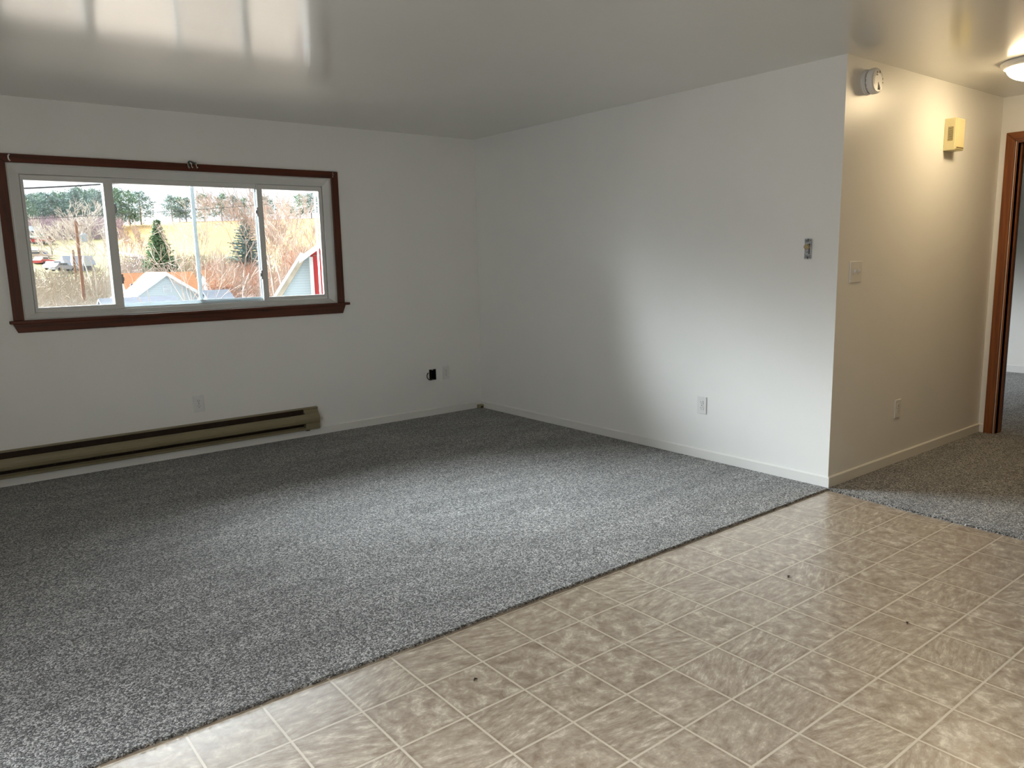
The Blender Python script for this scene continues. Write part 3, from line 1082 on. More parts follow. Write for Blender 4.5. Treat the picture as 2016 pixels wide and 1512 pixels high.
for xb, lab in ((-3.560, 'small pale bracket clip on the casing corner above the screened sliding sash'), (-1.398, 'small bracket with bright screws on the casing corner nearest the bare wall')):
    b_ = thing('curtain_rod_bracket', lab, 'bracket', loc=(xb, yc, 2.066))
    if xb < -3:
        MB().tube([(0.004, -0.002, 0.020), (-0.003, -0.006, 0.012), (-0.004, -0.008, 0.0), (-0.002, -0.007, -0.010), (0.005, -0.002, -0.018)], 0.0042, 8).build('clip', M['plate'], b_, smooth=True)
    else:
        MB().box(-0.005, 0.005, -0.0025, 0.0, -0.020, 0.020).build('back_plate', M['wood_v'], b_)
        for dx, z_ in ((-0.001, 0.016), (0.002, 0.002), (-0.002, -0.013)):
            MB().lathe([(0.0042, 0), (0.0040, 0.0014), (0.0022, 0.0026)], (dx, -0.0025, z_), '-y', 14).build('screw', M['bright'], b_)


# specks lying on the vinyl
for k_, (x_, y_, lab) in enumerate(((-1.299, -4.042, 'tiny dark speck on the vinyl, two tiles out from the carpet edge'), (-2.817, -3.830, 'small dark curl of lint on a pale tile near the big carpet'), (-1.345, -4.568, 'tiny brown crumb on a joint line in the middle of the vinyl'))):
    cr_ = MB().tube([(x_ - 0.008, y_ - 0.004, -0.004), (x_, y_ + 0.002, -0.002), (x_ + 0.009, y_ - 0.001, -0.004)], [0.0015, 0.003, 0.0012], 6).build('crumb', M['heater_in'], loc=(x_, y_, -0.006))
    tag(cr_, lab, 'crumb', 'specks on the vinyl floor')

# ================================================================ OUTDOORS
rnd = random.Random(11)


def at(px, py, y):
    """world point on the plane at depth y seen at photo pixel (px, py)"""
    d = FW * F + RT * (px - 1008) - UP * (py - 756)
    return CAM + d * ((y - CAM.y) / d.y)


def sstep(a, b, x):
    t = max(0.0, min(1.0, (x - a) / (b - a)))
    return t * t * (3 - 2 * t)


GZ = [(0, -6.0), (45, -6.0), (75, -4.5), (100, -2.8), (120, -0.9), (146, 0.9), (160, 2.8), (176, 4.1), (214, 7.7), (260, 13.0), (300, 17.3), (330, 19.3), (345, 19.0), (410, 8.0)]


def ground_z(x, y):
    z = GZ[-1][1]
    for (ya, za), (yb_, zb_) in zip(GZ, GZ[1:]):
        if y <= yb_:
            u = max(0.0, (y - ya) / (yb_ - ya))
            z = za + (zb_ - za) * u
            break
    z += 0.04 * (x - 89) * sstep(200, 330, y)
    return z + 0.3 * math.sin(x * 0.13) * math.sin(y * 0.09 + 1.0) * sstep(40, 90, y) * (1 - sstep(120, 140, y))


def make_field():
    k = NT('dry_golden_field', (0.2, 0.12, 0.04), 0.95, 0.1)
    v = k.coord((0.02, 0.16, 0.16), (0, 0, 0.1))
    k.col(k.ramp(k.noise(v, 3.0, 5, 0.6, 0.4), [(0.3, lin((118, 88, 48))), (0.5, lin((138, 108, 60))), (0.72, lin((146, 122, 72)))]))
    return k.m


M['field'] = make_field()
M['lawn'] = simple('winter_lawn', (116, 107, 70), 0.95, 0.1, var=0.2, scale=0.2)
M['litter'] = simple('leaf_litter_ground', (140, 126, 112), 0.95, 0.1, var=0.3, scale=0.5)
M['redsoil'] = simple('reddish_brush_bank', (98, 58, 46), 0.95, 0.1, var=0.2, scale=0.5)
mb = MB()
xs = [-40 + 5.0 * i for i in range(75)]
ys = [3 + 4.0 * i for i in range(38)] + [155 + 5.0 * i for i in range(50)]
for y in ys:
    for x in xs:
        mb.v.append((x, y, ground_z(x, y)))
nx = len(xs)
for j in range(len(ys) - 1):
    for i in range(nx - 1):
        x, y = xs[i] + 2, ys[j] + 2
        r = (x + 4.16) / (y + 5.8)
        if y > 322:
            mb.slot = 3
        elif y > 168 and r > 0.195:
            mb.slot = 0
        elif y > 128 and y < 235:
            mb.slot = 1
        elif y >= 235 and r <= 0.195:
            mb.slot = 2
        else:
            mb.slot = 2
        mb.face((j * nx + i, j * nx + i + 1, (j + 1) * nx + i + 1, (j + 1) * nx + i))
tag(mb.build('ground', [M['field'], M['lawn'], M['litter'], M['redsoil']], smooth=True), kind='structure')


def on_ground(px, y, py=560):
    p = at(px, py, y)
    return Vector((p.x, y, ground_z(p.x, y)))


M['bark'] = simple('grey_brown_bark', (156, 144, 136), 0.9, 0.2, var=0.2, scale=3)
M['palebark'] = simple('pale_grey_bark', (186, 178, 166), 0.9, 0.2, var=0.2, scale=3)
M['twig'] = simple('brown_twigs', (168, 148, 134), 0.9, 0.2, var=0.2, scale=2)
M['redtwig'] = simple('russet_twigs', (174, 138, 118), 0.9, 0.2, var=0.2, scale=2)
M['olive'] = simple('olive_tan_twigs', (158, 147, 130), 0.9, 0.2, var=0.2, scale=2)
M['mauve'] = simple('mauve_grey_twigs', (158, 140, 142), 0.9, 0.2, var=0.2, scale=2)
M['pine'] = simple('pine_needles', (112, 134, 112), 0.8, 0.2, var=0.3, scale=0.6)
M['pine2'] = simple('blue_green_pine_needles', (118, 136, 130), 0.8, 0.2, var=0.3, scale=0.6)
M['spruce'] = simple('spruce_needles', (112, 136, 106), 0.8, 0.2, var=0.3, scale=1.2)


def bare_tree(name, label, base, height, spread=0.55, r0=0.2, lean=(0, 0), levels=5, seed=1, mat='bark', fork=0.35, cat='tree', group=None, up=0.25, rmin=0.01):
    r = random.Random(seed)
    t = thing(name, label, cat, group, loc=base)
    trunk, br = MB(), MB()

    def grow(mb, p, d, ln, rad, lv):
        n = 3
        pts, rads = [p], [rad]
        for i in range(n):
            d = (d + Vector((r.gauss(0, 0.10), r.gauss(0, 0.10), r.gauss(0, 0.05) + up * 0.10))).normalized()
            p = p + d * (ln / n)
            pts.append(p)
            rads.append(max(rmin, rad * (1 - 0.35 * (i + 1) / n)))
        mb.tube(pts, rads, 6 if lv >= levels - 1 else 3, caps=False)
        if lv <= 0:
            return
        k = r.choice((2, 3, 3)) if lv > 1 else r.choice((3, 4))
        for j in range(k):
            a = 2 * PI * (j + r.random() * 0.6) / k
            tilt = spread * r.uniform(0.6, 1.25)
            side = d.orthogonal().normalized()
            side = Matrix.Rotation(a, 3, d) @ side
            nd = (d * math.cos(tilt) + side * math.sin(tilt)).normalized()
            q = pts[-1] if j < 2 else pts[r.choice((1, 2))]
            grow(br, q, nd, ln * r.uniform(0.62, 0.86), rads[-1] * r.uniform(0.55, 0.78), lv - 1)
    d0 = Vector((lean[0], lean[1], 1)).normalized()
    grow(trunk, Vector((0, 0, -0.3)), d0, height * fork, r0, levels)
    trunk.build('trunk', M[mat], t)
    br.build('branches', M['twig'] if mat == 'bark' else M[mat], t)
    return t


def conifer(name, label, base, height, rad, seed, mat, group=None, bare=0.10, whorls=16, ragged=0.3, per=11, taper=0.8):
    r = random.Random(seed)
    t = thing(name, label, 'tree', group, loc=base)
    MB().tube([(0, 0, -0.4), (r.gauss(0, .1), 0, height * 0.5), (0, 0, height * 0.97)], [height * 0.018 + 0.03, height * 0.012, 0.02], 7).build('trunk', M['bark'], t)
    fo = MB()
    for wv in range(whorls):
        f = wv / (whorls - 1)
        z = height * (bare + (1 - bare) * f)
        R = rad * (1 - f) ** taper * r.uniform(1 - ragged, 1.0) + 0.15
        for k in range(per):
            a = 2 * PI * (k + r.random()) / per
            ln = R * r.uniform(0.7, 1.1)
            dx, dy = math.cos(a), math.sin(a)
            droop = r.uniform(-0.05, 0.22) * (1 - f)
            n = max(3, int(ln / 0.32))
            for q in range(1, n + 1):
                u = q / n
                c = Vector((dx * ln * u, dy * ln * u, z - droop * ln * u + 0.12 * ln * u * u))
                wd = height * 0.022 * (1.25 - u * 0.6)
                for _ in range(3):
                    o1 = Vector((r.gauss(0, 1), r.gauss(0, 1), r.gauss(0, 0.45))) * wd * 1.15
                    o2 = Vector((r.gauss(0, 1), r.gauss(0, 1), r.gauss(0, 0.45))) * wd * 1.15
                    o3 = Vector((dx, dy, 0.5)) * wd * 1.4
                    fo.tri(c + o1, c + o2, c + o3)
    for _ in range(14):
        z = height * r.uniform(0.93, 1.02)
        fo.tri((r.gauss(0, .12), r.gauss(0, .12), z - 0.5), (r.gauss(0, .12), r.gauss(0, .12), z - 0.5), (0, 0, z))
    fo.build('needles', M[mat], t)
    return t


def pine(base, height, rad, seed, mat='pine', n_clumps=26, low=0.25, dens=46):
    """open-crowned ridge pine: horizontal needle pads on a bare lower trunk"""
    r = random.Random(seed)
    t = empty('pine_tree', base)
    tr = MB().tube([(0, 0, -0.8), (r.gauss(0, .15), 0, height * 0.5), (0, 0, height * 0.96)], [height * 0.022, height * 0.015, 0.03], 7)
    fo = MB()
    for k in range(n_clumps):
        f = low + (1 - low) * ((k + r.random()) / n_clumps)
        z = height * f
        prof = math.sin(min(1.0, (1.06 - f) / (1.06 - low)) ** 0.8 * PI * 0.62) if f > low else 0.5
        a = r.uniform(0, 2 * PI)
        rr = rad * prof * r.uniform(0.25, 0.85)
        c = Vector((math.cos(a) * rr, math.sin(a) * rr, z))
        tr.tube([(0, 0, z - 0.08 * rr), tuple(c)], [0.05, 0.02], 3, caps=False)
        sx_, sz_ = rad * r.uniform(0.26, 0.42) * (0.55 + 0.6 * prof), height * r.uniform(0.022, 0.045)
        for _ in range(dens):
            p = c + Vector((r.gauss(0, sx_ * 0.55), r.gauss(0, sx_ * 0.55), r.gauss(0, sz_)))
            s_ = height * 0.017
            fo.tri(p + Vector((r.gauss(0, s_), r.gauss(0, s_), r.gauss(0, s_ * .5))), p + Vector((r.gauss(0, s_), r.gauss(0, s_), r.gauss(0, s_ * .5))), p + Vector((r.gauss(0, s_), r.gauss(0, s_), s_ * 1.6)))
    tr.build('trunk', M['bark'], t)
    fo.build('needles', M[mat], t)
    return t


# --- pines along the ridge
protos = {}
def put_pine(px, top, y, rad, kind, label, group=None, py0=440, zb=None):
    b = on_ground(px, y, py0)
    if zb is not None:
        b.z = zb
    tp = at(px, top, y)
    hgt = tp.z - b.z
    key = (kind, int(hgt > 0))
    if kind not in protos:
        protos[kind] = None
        mats = ('pine', 'pine2', 'pine', 'pine2')
        o = pine((0, 0, 0), 10.0, 3.6, 40 + kind, mats[kind], 30 + 6 * (kind % 2), 0.2 if kind < 2 else 0.12, 60)
        protos[kind] = o
        c = o
    else:
        c = copy_tree(protos[kind])
    c.location = b
    s_ = hgt / 10.0
    c.scale = (rad / 3.6, rad / 3.6, s_)
    c.rotation_euler = (0, 0, rnd.uniform(0, 6.28))
    tag(c, label, 'tree', group)
    return c


# dense row on the near side of the ridge
for i, (px, top) in enumerate([(48, 392), (60, 385), (72, 384), (84, 381), (93, 391), (104, 383), (114, 380), (126, 384), (138, 381), (150, 374), (160, 371), (170, 377), (183, 374), (194, 378), (205, 380), (215, 376)]):
    put_pine(px, top, 268 + (i * 37) % 30, 4.2 + (i % 3) * 0.5, i % 4, 'dark pine standing in the dense row along the wooded ridge', 'pines in the dense ridge row')
put_pine(228, 372, 290, 5.5, 0, 'tall pine at the end of the ridge row, just past the sash stile')
put_pine(240, 374, 294, 5.6, 3, 'broad pine behind the ridge row end, beside the fork-topped pine')
put_pine(256, 378, 296, 5.2, 2, 'full green pine second from the gap in the ridge line')
put_pine(278, 379, 300, 5.6, 1, 'open-branched pine bordering the sky gap on the ridge')
put_pine(340, 386, 330, 4.4, 1, 'narrow spiky pine alone across the sky gap on the ridge')
put_pine(355, 389, 332, 4.2, 0, 'rounded middle pine of the small trio on the golden ridge')
put_pine(368, 390, 330, 4.0, 3, 'third pine of the small trio, next to the screen bar')
put_pine(404, 384, 334, 6.0, 2, 'big round pine just past the screen bar on the ridge')
put_pine(438, 382, 336, 4.6, 0, 'tapered pine behind the spreading bare tree crown')
put_pine(462, 387, 338, 4.6, 3, 'pine mostly hidden by bare branches near the second stile')
put_pine(484, 391, 338, 4.8, 2, 'low pine hidden behind branches at the second stile')
put_pine(527, 388, 330, 4.6, 1, 'thin bluish pine seen through the unscreened end lite')
put_pine(567, 402, 332, 3.6, 0, 'small low pine behind the thick forked trunk')
put_pine(592, 384, 332, 5.2, 2, 'wide pine behind the forked bare crown in the end lite')
put_pine(614, 382, 330, 4.8, 1, 'pine above the barn roof peak by the window edge')

# --- the spruce in the valley
b = on_ground(320, 108)
conifer('spruce_tree', 'dark green cone-shaped spruce standing in front of the golden field', b, at(319, 436, 108).z - b.z, 3.9, 3, 'spruce', bare=0.06, whorls=40, per=20, ragged=0.3, taper=1.05)
b = on_ground(492, 100)
conifer('spruce_tree', 'grey-green conifer half hidden behind the big bare tree in the screened lite', b, at(492, 430, 100).z - b.z, 4.4, 8, 'pine2', bare=0.15, whorls=26, per=13)

# --- bare trees
def tree_at(label, px, y, top, spread, r0, seed, mat='bark', lean=(0, 0), levels=6, fork=0.3, up=0.25, name='bare_tree', hs=1.0):
    b = on_ground(px, y)
    h = (at(px, top, y).z - b.z) * hs
    return bare_tree(name, label, b, h, spread, r0, lean, levels, seed, mat, fork, up=up, rmin=0.00022 * (y + 6))


tree_at('big spreading bare tree behind the second stile, crown reaching the top rail', 494, 62, 376, 0.46, 0.34, 21, 'bark', (-0.22, 0), 8, 0.30, 0.55)
tree_at('thick forked bare tree rising in the middle of the end lite', 578, 42, 385, 0.34, 0.26, 5, 'bark', (0.06, 0), 7, 0.34, 0.7)
tree_at('slender many-stemmed bare tree close to the end lite stile', 540, 58, 380, 0.24, 0.20, 9, 'bark', (0.0, 0), 6, 0.34, 1.0)
tree_at('pale-barked bare tree rising beside the utility pole', 197, 82, 432, 0.42, 0.20, 12, 'palebark', (-0.02, 0), 7, 0.36, 0.4)
tree_at('small round bare tree on the far lawn by the houses', 109, 176, 452, 0.6, 0.16, 14, 'bark', (0, 0), 4, 0.33, 0.3)
tree_at('thin bare tree on the lawn edge in front of the green-roofed house', 84, 170, 438, 0.4, 0.14, 15, 'palebark', (0, 0), 4, 0.4, 0.5)
tree_at('twin-stemmed thin tree at the field edge beside the spruce', 277, 128, 452, 0.26, 0.12, 16, 'bark', (0.03, 0), 5, 0.36, 0.8)
tree_at('young bare tree at the field edge next to the first stile', 259, 130, 458, 0.3, 0.11, 17, 'bark', (0, 0), 5, 0.36, 0.8)
tree_at('leaning bare tree whose twigs cross the white gable', 392, 38, 500, 0.42, 0.09, 31, 'twig', (-0.42, 0), 5, 0.42, 0.5)
tree_at('bare sapling rising right behind the screen bar', 409, 70, 452, 0.3, 0.13, 19, 'palebark', (0, 0), 6, 0.36, 0.6)
tree_at('wide twiggy tree in front of the orange hedge', 446, 60, 505, 0.5, 0.12, 20, 'bark', (0, 0), 6, 0.34, 0.5)
tree_at('bare tree with upright shoots near the white garage', 560, 50, 470, 0.34, 0.12, 23, 'twig', (0.05, 0), 6, 0.34, 0.9)
tree_at('bare tree with fine twigs just behind the barn roof', 606, 60, 440, 0.34, 0.13, 24, 'bark', (0, 0), 6, 0.34, 0.9)


# --- thickets: uncountable brush
def thicket(label, pxa, pxb, ya, yb, n, hmin, hmax, mat, seed, cat='brush', curve=0.5):
    r = random.Random(seed)
    mb = MB()
    for _ in range(n):
        px, y = r.uniform(pxa, pxb), r.uniform(ya, yb)
        b = on_ground(px, y)
        h = r.uniform(hmin, hmax)
        a = r.uniform(0, 2 * PI)
        ln = r.uniform(0.05, curve)
        pts = [b]
        for q in range(1, 5):
            u = q / 4
            pts.append(b + Vector((math.cos(a) * ln * h * u * u, math.sin(a) * ln * h * u * u, h * u)) + Vector((r.gauss(0, .08), r.gauss(0, .08), 0)) * u * h * 0.3)
        rr = 0.012 + 0.0006 * y
        mb.tube(pts, [rr, rr * .8, rr * .6, rr * .45, rr * .25], 3, caps=False)
        for q in (2, 3):
            for _k in range(2):
                d = Vector((r.gauss(0, 1), r.gauss(0, 1), r.uniform(0.2, 1.4))).normalized() * h * r.uniform(0.15, 0.32)
                mb.tube([pts[q], pts[q] + d * 0.5 + Vector((0, 0, .05)), pts[q] + d], [rr * .5, rr * .35, rr * .2], 3, caps=False)
    return tag(mb.build('undergrowth', M[mat]), label, cat, kind='stuff')


thicket('olive-tan brush filling the slope below the small white house', 40, 250, 60, 112, 1500, 1.5, 4.2, 'olive', 1)
thicket('grey-brown brush low in the first lite near the parked trailer', 40, 180, 38, 60, 420, 1.2, 3.4, 'twig', 2)
thicket('grey brush behind the orange roof ridge', 235, 345, 92, 126, 800, 1.5, 4.6, 'bark', 3)
thicket('pale brush between the spruce and the screen bar', 340, 420, 88, 124, 600, 1.6, 4.6, 'olive', 4)
thicket('russet hedge and brush behind the screened lite', 405, 520, 74, 104, 1100, 2.0, 5.4, 'redtwig', 5)
thicket('tangled tan brush filling the bottom of the end lite', 515, 640, 56, 92, 1300, 2.0, 5.6, 'twig', 6)
thicket('russet brush behind the barn', 560, 650, 92, 125, 500, 2.5, 6.0, 'redtwig', 7)
thicket('grey woodland scrub under the dense ridge pines', 40, 250, 226, 262, 1300, 2.0, 5.5, 'mauve', 8)
thicket('low twiggy growth at the bottom of the screened lite', 395, 520, 40, 56, 260, 1.0, 3.2, 'twig', 9)

# --- utility poles and lines
def pole(label, px, y, top, r_, transformer):
    b = on_ground(px, y, 470)
    tp = at(px - 0.5, top, y)
    t = thing('utility_pole', label, 'utility pole', loc=b)
    h = tp.z - b.z
    MB().tube([(0, 0, -0.5), (0, 0, h)], [r_ * 1.15, r_ * 0.85], 12).build('pole', simple('weathered_pole_wood' + str(int(px)), (128, 96, 76), 0.9, 0.2, var=0.15, scale=2), t)
    if transformer:
        q = at(163, 459, y).z - b.z
        c = Vector((at(165, 466, y).x - b.x, -0.05, q - 0.75))
        MB().lathe([(0.22, -0.05), (0.26, 0.0), (0.26, 0.62), (0.20, 0.70), (0.06, 0.72)], c, 'z', 20).build('transformer', simple('light_grey_transformer', (150, 166, 172), 0.5, 0.4), t, smooth=False)
        MB().box(0.0, c.x, -0.08, 0.0, c.z + 0.45, c.z + 0.52).build('bracket', M['metal'], t)
        MB().tube([(c.x - 0.1, c.y, c.z + 0.7), (c.x - 0.12, c.y, c.z + 0.95)], 0.04, 8).build('bushing', M['plate'], t)
        MB().box(-0.1, 0.55, -0.05, 0.05, h - 0.42, h - 0.30).build('crossarm', M['olive'], t)
    return t


p1 = pole('tall brown utility pole with a pale transformer can, in the first lite', 152.5, 75, 436, 0.155, True)
p2 = pole('shorter brown utility pole in front of the small white house', 141, 112, 492, 0.16, False)


def line(label, pts, r_=0.012, sag=0.0):
    P = [at(*p) for p in pts]
    a, b = P[0], P[-1]
    out = []
    for i in range(13):
        u = i / 12
        q = a.lerp(b, u)
        q.z -= sag * 4 * u * (1 - u)
        out.append(q)
    return tag(MB().tube(out, r_, 6).build('power_line', M['black'], smooth=True), label, 'cable')


line('thick overhead cable crossing the sky near the top rail', [(-60, 374.5, 16), (300, 355.5, 16)], 0.020, 0.03)
line('long thin overhead wire crossing in front of the ridge pines', [(-40, 435, 44), (720, 384, 46)], 0.014, 0.2)
line('lower overhead wire running to the foot of the brown pole', [(-40, 561, 60), (152, 540, 75)], 0.014, 0.1)
line('service wire strung across the front of the spruce', [(154, 500, 75), (400, 504, 82)], 0.013, 0.25)


# --- buildings
def mat_siding(name, rgb, pitch=0.13):
    k = NT(name, lin(rgb), 0.6, 0.3)
    v = k.coord()
    sp = k.n('ShaderNodeSeparateXYZ')
    k.l(v, sp.inputs[0])
    f = k.math('FRACT', k.math('DIVIDE', sp.outputs[2], pitch))
    c = lin(rgb)
    k.col(k.ramp(f, [(0.0, tuple(x * 0.62 for x in c)), (0.14, c), (1.0, c)]))
    return k.m


def mat_shingle(name, rgb, pitch=0.16):
    k = NT(name, lin(rgb), 0.9, 0.2)
    v = k.coord()
    sp = k.n('ShaderNodeSeparateXYZ')
    k.l(v, sp.inputs[0])
    f = k.math('FRACT', k.math('DIVIDE', sp.outputs[2], pitch))
    c = lin(rgb)
    row = k.ramp(f, [(0.0, tuple(x * 0.72 for x in c)), (0.22, c), (1.0, c)])
    k.col(k.mix(0.35, row, k.ramp(k.noise(v, 3.0, 4), [(0.3, tuple(x * 0.8 for x in c)), (0.7, tuple(min(1, x * 1.2) for x in c))])))
    return k.m


M['siding'] = mat_siding('white_clapboard', (168, 178, 182))
M['siding2'] = mat_siding('pale_blue_clapboard', (160, 172, 180), 0.12)
M['orange'] = mat_shingle('orange_tan_shingles', (150, 104, 72))
M['grey_roof'] = mat_shingle('grey_shingles', (104, 108, 116))
M['green_roof'] = simple('green_metal_roof', (78, 122, 108), 0.5)
M['red_roof'] = simple('dull_red_roof', (128, 82, 76), 0.7)
M['red'] = mat_siding('red_barn_boards', (158, 36, 38), 50)
M['white'] = simple('white_exterior_trim', (186, 192, 194), 0.5)
M['dglass'] = simple('dark_exterior_glass', (70, 78, 86), 0.15, 0.6)
M['concrete'] = simple('grey_road_surface', (128, 130, 136), 0.8)


def gable(parent, c, w_, d_, eave, rise, ov, wall, roof, trim=True, axis='y'):
    """gabled block. c: ground centre of the front edge; ridge along +y (axis 'y') or x (axis 'x')"""
    hw = w_ / 2
    wb, rf, tm = MB(), MB(), MB()
    def pt(a, b, z):   # a across, b along ridge
        return (c[0] + a, c[1] + b, c[2] + z) if axis == 'y' else (c[0] + b, c[1] + a, c[2] + z)
    sgn = 1
    A = [pt(-hw, 0, 0), pt(hw, 0, 0), pt(hw, 0, eave), pt(0, 0, eave + rise), pt(-hw, 0, eave)]
    B = [pt(-hw, d_, 0), pt(hw, d_, 0), pt(hw, d_, eave), pt(0, d_, eave + rise), pt(-hw, d_, eave)]
    wb.prism(A, B)
    wb.build('walls', wall, parent)
    sl = rise / hw
    th = 0.16
    for s_ in (-1, 1):
        x_ = s_ * (hw + ov)
        z_ = eave - sl * ov
        P0 = [pt(x_, -ov, z_ + 0.02), pt(0, -ov, eave + rise + 0.02), pt(0, -ov, eave + rise + th), pt(x_, -ov, z_ + th)]
        P1 = [pt(x_, d_ + ov, z_ + 0.02), pt(0, d_ + ov, eave + rise + 0.02), pt(0, d_ + ov, eave + rise + th), pt(x_, d_ + ov, z_ + th)]
        rf.prism(P0, P1)
        if trim:
            Q0 = [pt(x_, -ov - 0.03, z_ - 0.10), pt(0, -ov - 0.03, eave + rise - 0.10), pt(0, -ov - 0.03, eave + rise + th + .01), pt(x_, -ov - 0.03, z_ + th + .01)]
            Q1 = [pt(x_, -ov, z_ - 0.10), pt(0, -ov, eave + rise - 0.10), pt(0, -ov, eave + rise + th + .01), pt(x_, -ov, z_ + th + .01)]
            tm.prism(Q0, Q1)
    rf.build('roof', roof, parent)
    if trim:
        tm.build('rake_trim', M['white'], parent)


def rel(parent, b):
    return b - Vector(parent.location)


# neighbour's house: white gable in front of an orange-shingled main roof
Yg = 52.0
pk = at(325, 540, Yg)
le = at(246, 597, Yg)
base = Vector((pk.x, Yg, ground_z(pk.x, Yg)))
hs = thing('house', 'white clapboard house with orange-tan shingles and a gable filling the centre lite bottom', 'house', loc=base)
slope = (pk.z - le.z) / (pk.x - le.x)
hw = 4.3
eave = pk.z - base.z - slope * hw
gable(hs, (0, 0, 0), 2 * hw, 5.0, eave, slope * hw, 0.35, M['siding'], M['orange'])
mr_z = at(290, 537, Yg + 5.5).z - base.z
xl_ = at(243, 537, Yg + 5.5).x - base.x - 0.05
mw_ = 3.9
gable(hs, (xl_, 5.6, 0), 2 * mw_, (at(330, 537, Yg + 5.5).x - base.x) - xl_ + 1.6, mr_z - slope * mw_ - 0.15, slope * mw_, 0.25, M['siding'], M['orange'], False, 'x')
wn = MB()
gx0, gx1 = at(320, 565, Yg).x - base.x, at(337, 565, Yg).x - base.x
gz1, gz0 = at(328, 562, Yg).z - base.z, at(328, 576, Yg).z - base.z
wn.box(gx0, gx1, -0.05, 0.0, gz0, gz1)
wf = wn.build('gable_vent', M['white'], hs)
sb_ = MB()
for k in range(5):
    z_ = gz0 + (gz1 - gz0) * (k + 0.5) / 5
    sb_.box(gx0 + 0.05, gx1 - 0.05, -0.065, -0.05, z_ - 0.012, z_ + 0.012)
sb_.build('louvres', M['grey_roof'], wf)
for px in (260, 287):
    q = at(px, 546 if px == 287 else 543, Yg + 3.9)
    v_ = MB().prism([(-0.16, -0.2, 0), (0.16, -0.2, 0), (0.16, 0.2, 0), (-0.16, 0.2, 0)], [(-0.10, -0.1, 0.22), (0.10, -0.1, 0.22), (0.10, 0.1, 0.22), (-0.10, 0.1, 0.22)]).build('roof_vent', M['grey_roof'], hs)
    yy = 5.6 - 1.4
    zz = mr_z - 0.15 - slope * abs(yy - 5.6) + 0.12
    v_.location = (q.x - base.x, yy, zz)

# second orange roof behind the brush
b = on_ground(447, 78)
h2 = thing('house', 'low house with a plain orange roof behind the screened lite brush', 'house', loc=b)
rz = at(447, 531, 81).z - b.z
gable(h2, (at(416, 531, 78).x - b.x, 3.0, 0), 6.0, at(478, 531, 78).x - at(416, 531, 78).x, rz - 1.75, 1.6, 0.3, M['siding'], M['orange'], False, 'x')

# grey-roofed pale sheds at the bottom of the lites
b = on_ground(448, 46)
h3 = thing('shed', 'low pale roofed shed at the bottom edge of the screened lite', 'shed', loc=b)
rz = at(448, 570, 47).z - b.z
gable(h3, (at(415, 570, 46).x - b.x, 1.2, 0), 2.4, at(456, 572, 46).x - at(415, 570, 46).x, rz - 0.75, 0.6, 0.2, M['siding'], M['grey_roof'], False, 'x')
b = on_ground(214, 44)
h4 = thing('shed', 'white-trimmed dark-roofed shed corner at the bottom of the first lite', 'shed', loc=b)
rz = at(222, 588, 44).z - b.z
gable(h4, (at(206, 590, 44).x - b.x, 1.0, 0), 2.0, 4.0, rz - 0.65, 0.5, 0.15, M['siding'], M['grey_roof'], False, 'x')

# white garage with a steep brown-edged rake, beside the red barn
Yb = 30.0
g0, g1 = at(560, 582, Yb + 1.5), at(600, 513, Yb + 1.5)
b = Vector((g1.x, Yb + 1.5, ground_z(g1.x, Yb)))
h5 = thing('garage', 'white clapboard garage with a steep roof edge beside the red barn', 'garage', loc=b)
h5.rotation_euler = (0, 0, math.radians(-25))
zt_ = g1.z - b.z + 0.5
sl5 = (g1.z - g0.z) / (g1.x - g0.x)
MB().prism([(-zt_ / sl5 * 0.9, 0, zt_ * 0.1), (0.3, 0, zt_), (2.2, 0, zt_), (2.2, 0, 0), (-zt_ / sl5 * 0.9, 0, 0)], [(-zt_ / sl5 * 0.9, 6, zt_ * 0.1), (0.3, 6, zt_), (2.2, 6, zt_), (2.2, 6, 0), (-zt_ / sl5 * 0.9, 6, 0)]).build('walls', M['siding'], h5)
x0_ = (0.0 - g1.x + g0.x) * 1.6
n5 = Vector((-sl5, 0, 1)).normalized()
def rk(u, off, y):
    p = Vector((g0.x - b.x, 0, g0.z - b.z)).lerp(Vector((0.12, 0, g1.z - b.z + 0.2)), u) + Vector((n5.x, 0, n5.z)) * off
    return (p.x, y, p.z)
MB().prism([rk(-0.9, 0.0, -0.35), rk(1.0, 0.0, -0.35), rk(1.0, 0.22, -0.35), rk(-0.9, 0.22, -0.35)], [rk(-0.9, 0.0, 6.2), rk(1.0, 0.0, 6.2), rk(1.0, 0.22, 6.2), rk(-0.9, 0.22, 6.2)]).build('roof', M['olive'], h5)
MB().prism([rk(-0.9, 0.22, -0.38), rk(1.0, 0.22, -0.38), rk(1.0, 0.36, -0.38), rk(-0.9, 0.36, -0.38)], [rk(-0.9, 0.22, 6.2), rk(1.0, 0.22, 6.2), rk(1.0, 0.36, 6.2), rk(-0.9, 0.36, 6.2)]).build('roof_edge', M['white'], h5)

# red barn
e0, e1 = at(597, 514, 26), at(632, 486, 26)
wl = at(612, 520, 26.3)
b = Vector((wl.x, 26.3, ground_z(wl.x, 26)))
h6 = thing('barn', 'red barn with a white-trimmed gable roof at the window edge', 'barn', loc=b)
h6.rotation_euler = (0, 0, math.radians(-25))
slb = (e1.z - e0.z) / (e1.x - e0.x)
hwb = 3.0
ovb = wl.x - e0.x
eb = e0.z - b.z + slb * ovb
gable(h6, (hwb, 0.06, 0), 2 * hwb, 8.0, eb, slb * hwb, ovb, M['siding'], M['white'])
MB().prism([(0, 0, 0), (2 * hwb, 0, 0), (2 * hwb, 0, eb), (hwb, 0, eb + slb * hwb), (0, 0, eb)], [(0, 0.055, 0), (2 * hwb, 0.055, 0), (2 * hwb, 0.055, eb), (hwb, 0.055, eb + slb * hwb), (0, 0.055, eb)]).build('red_front', M['red'], h6)
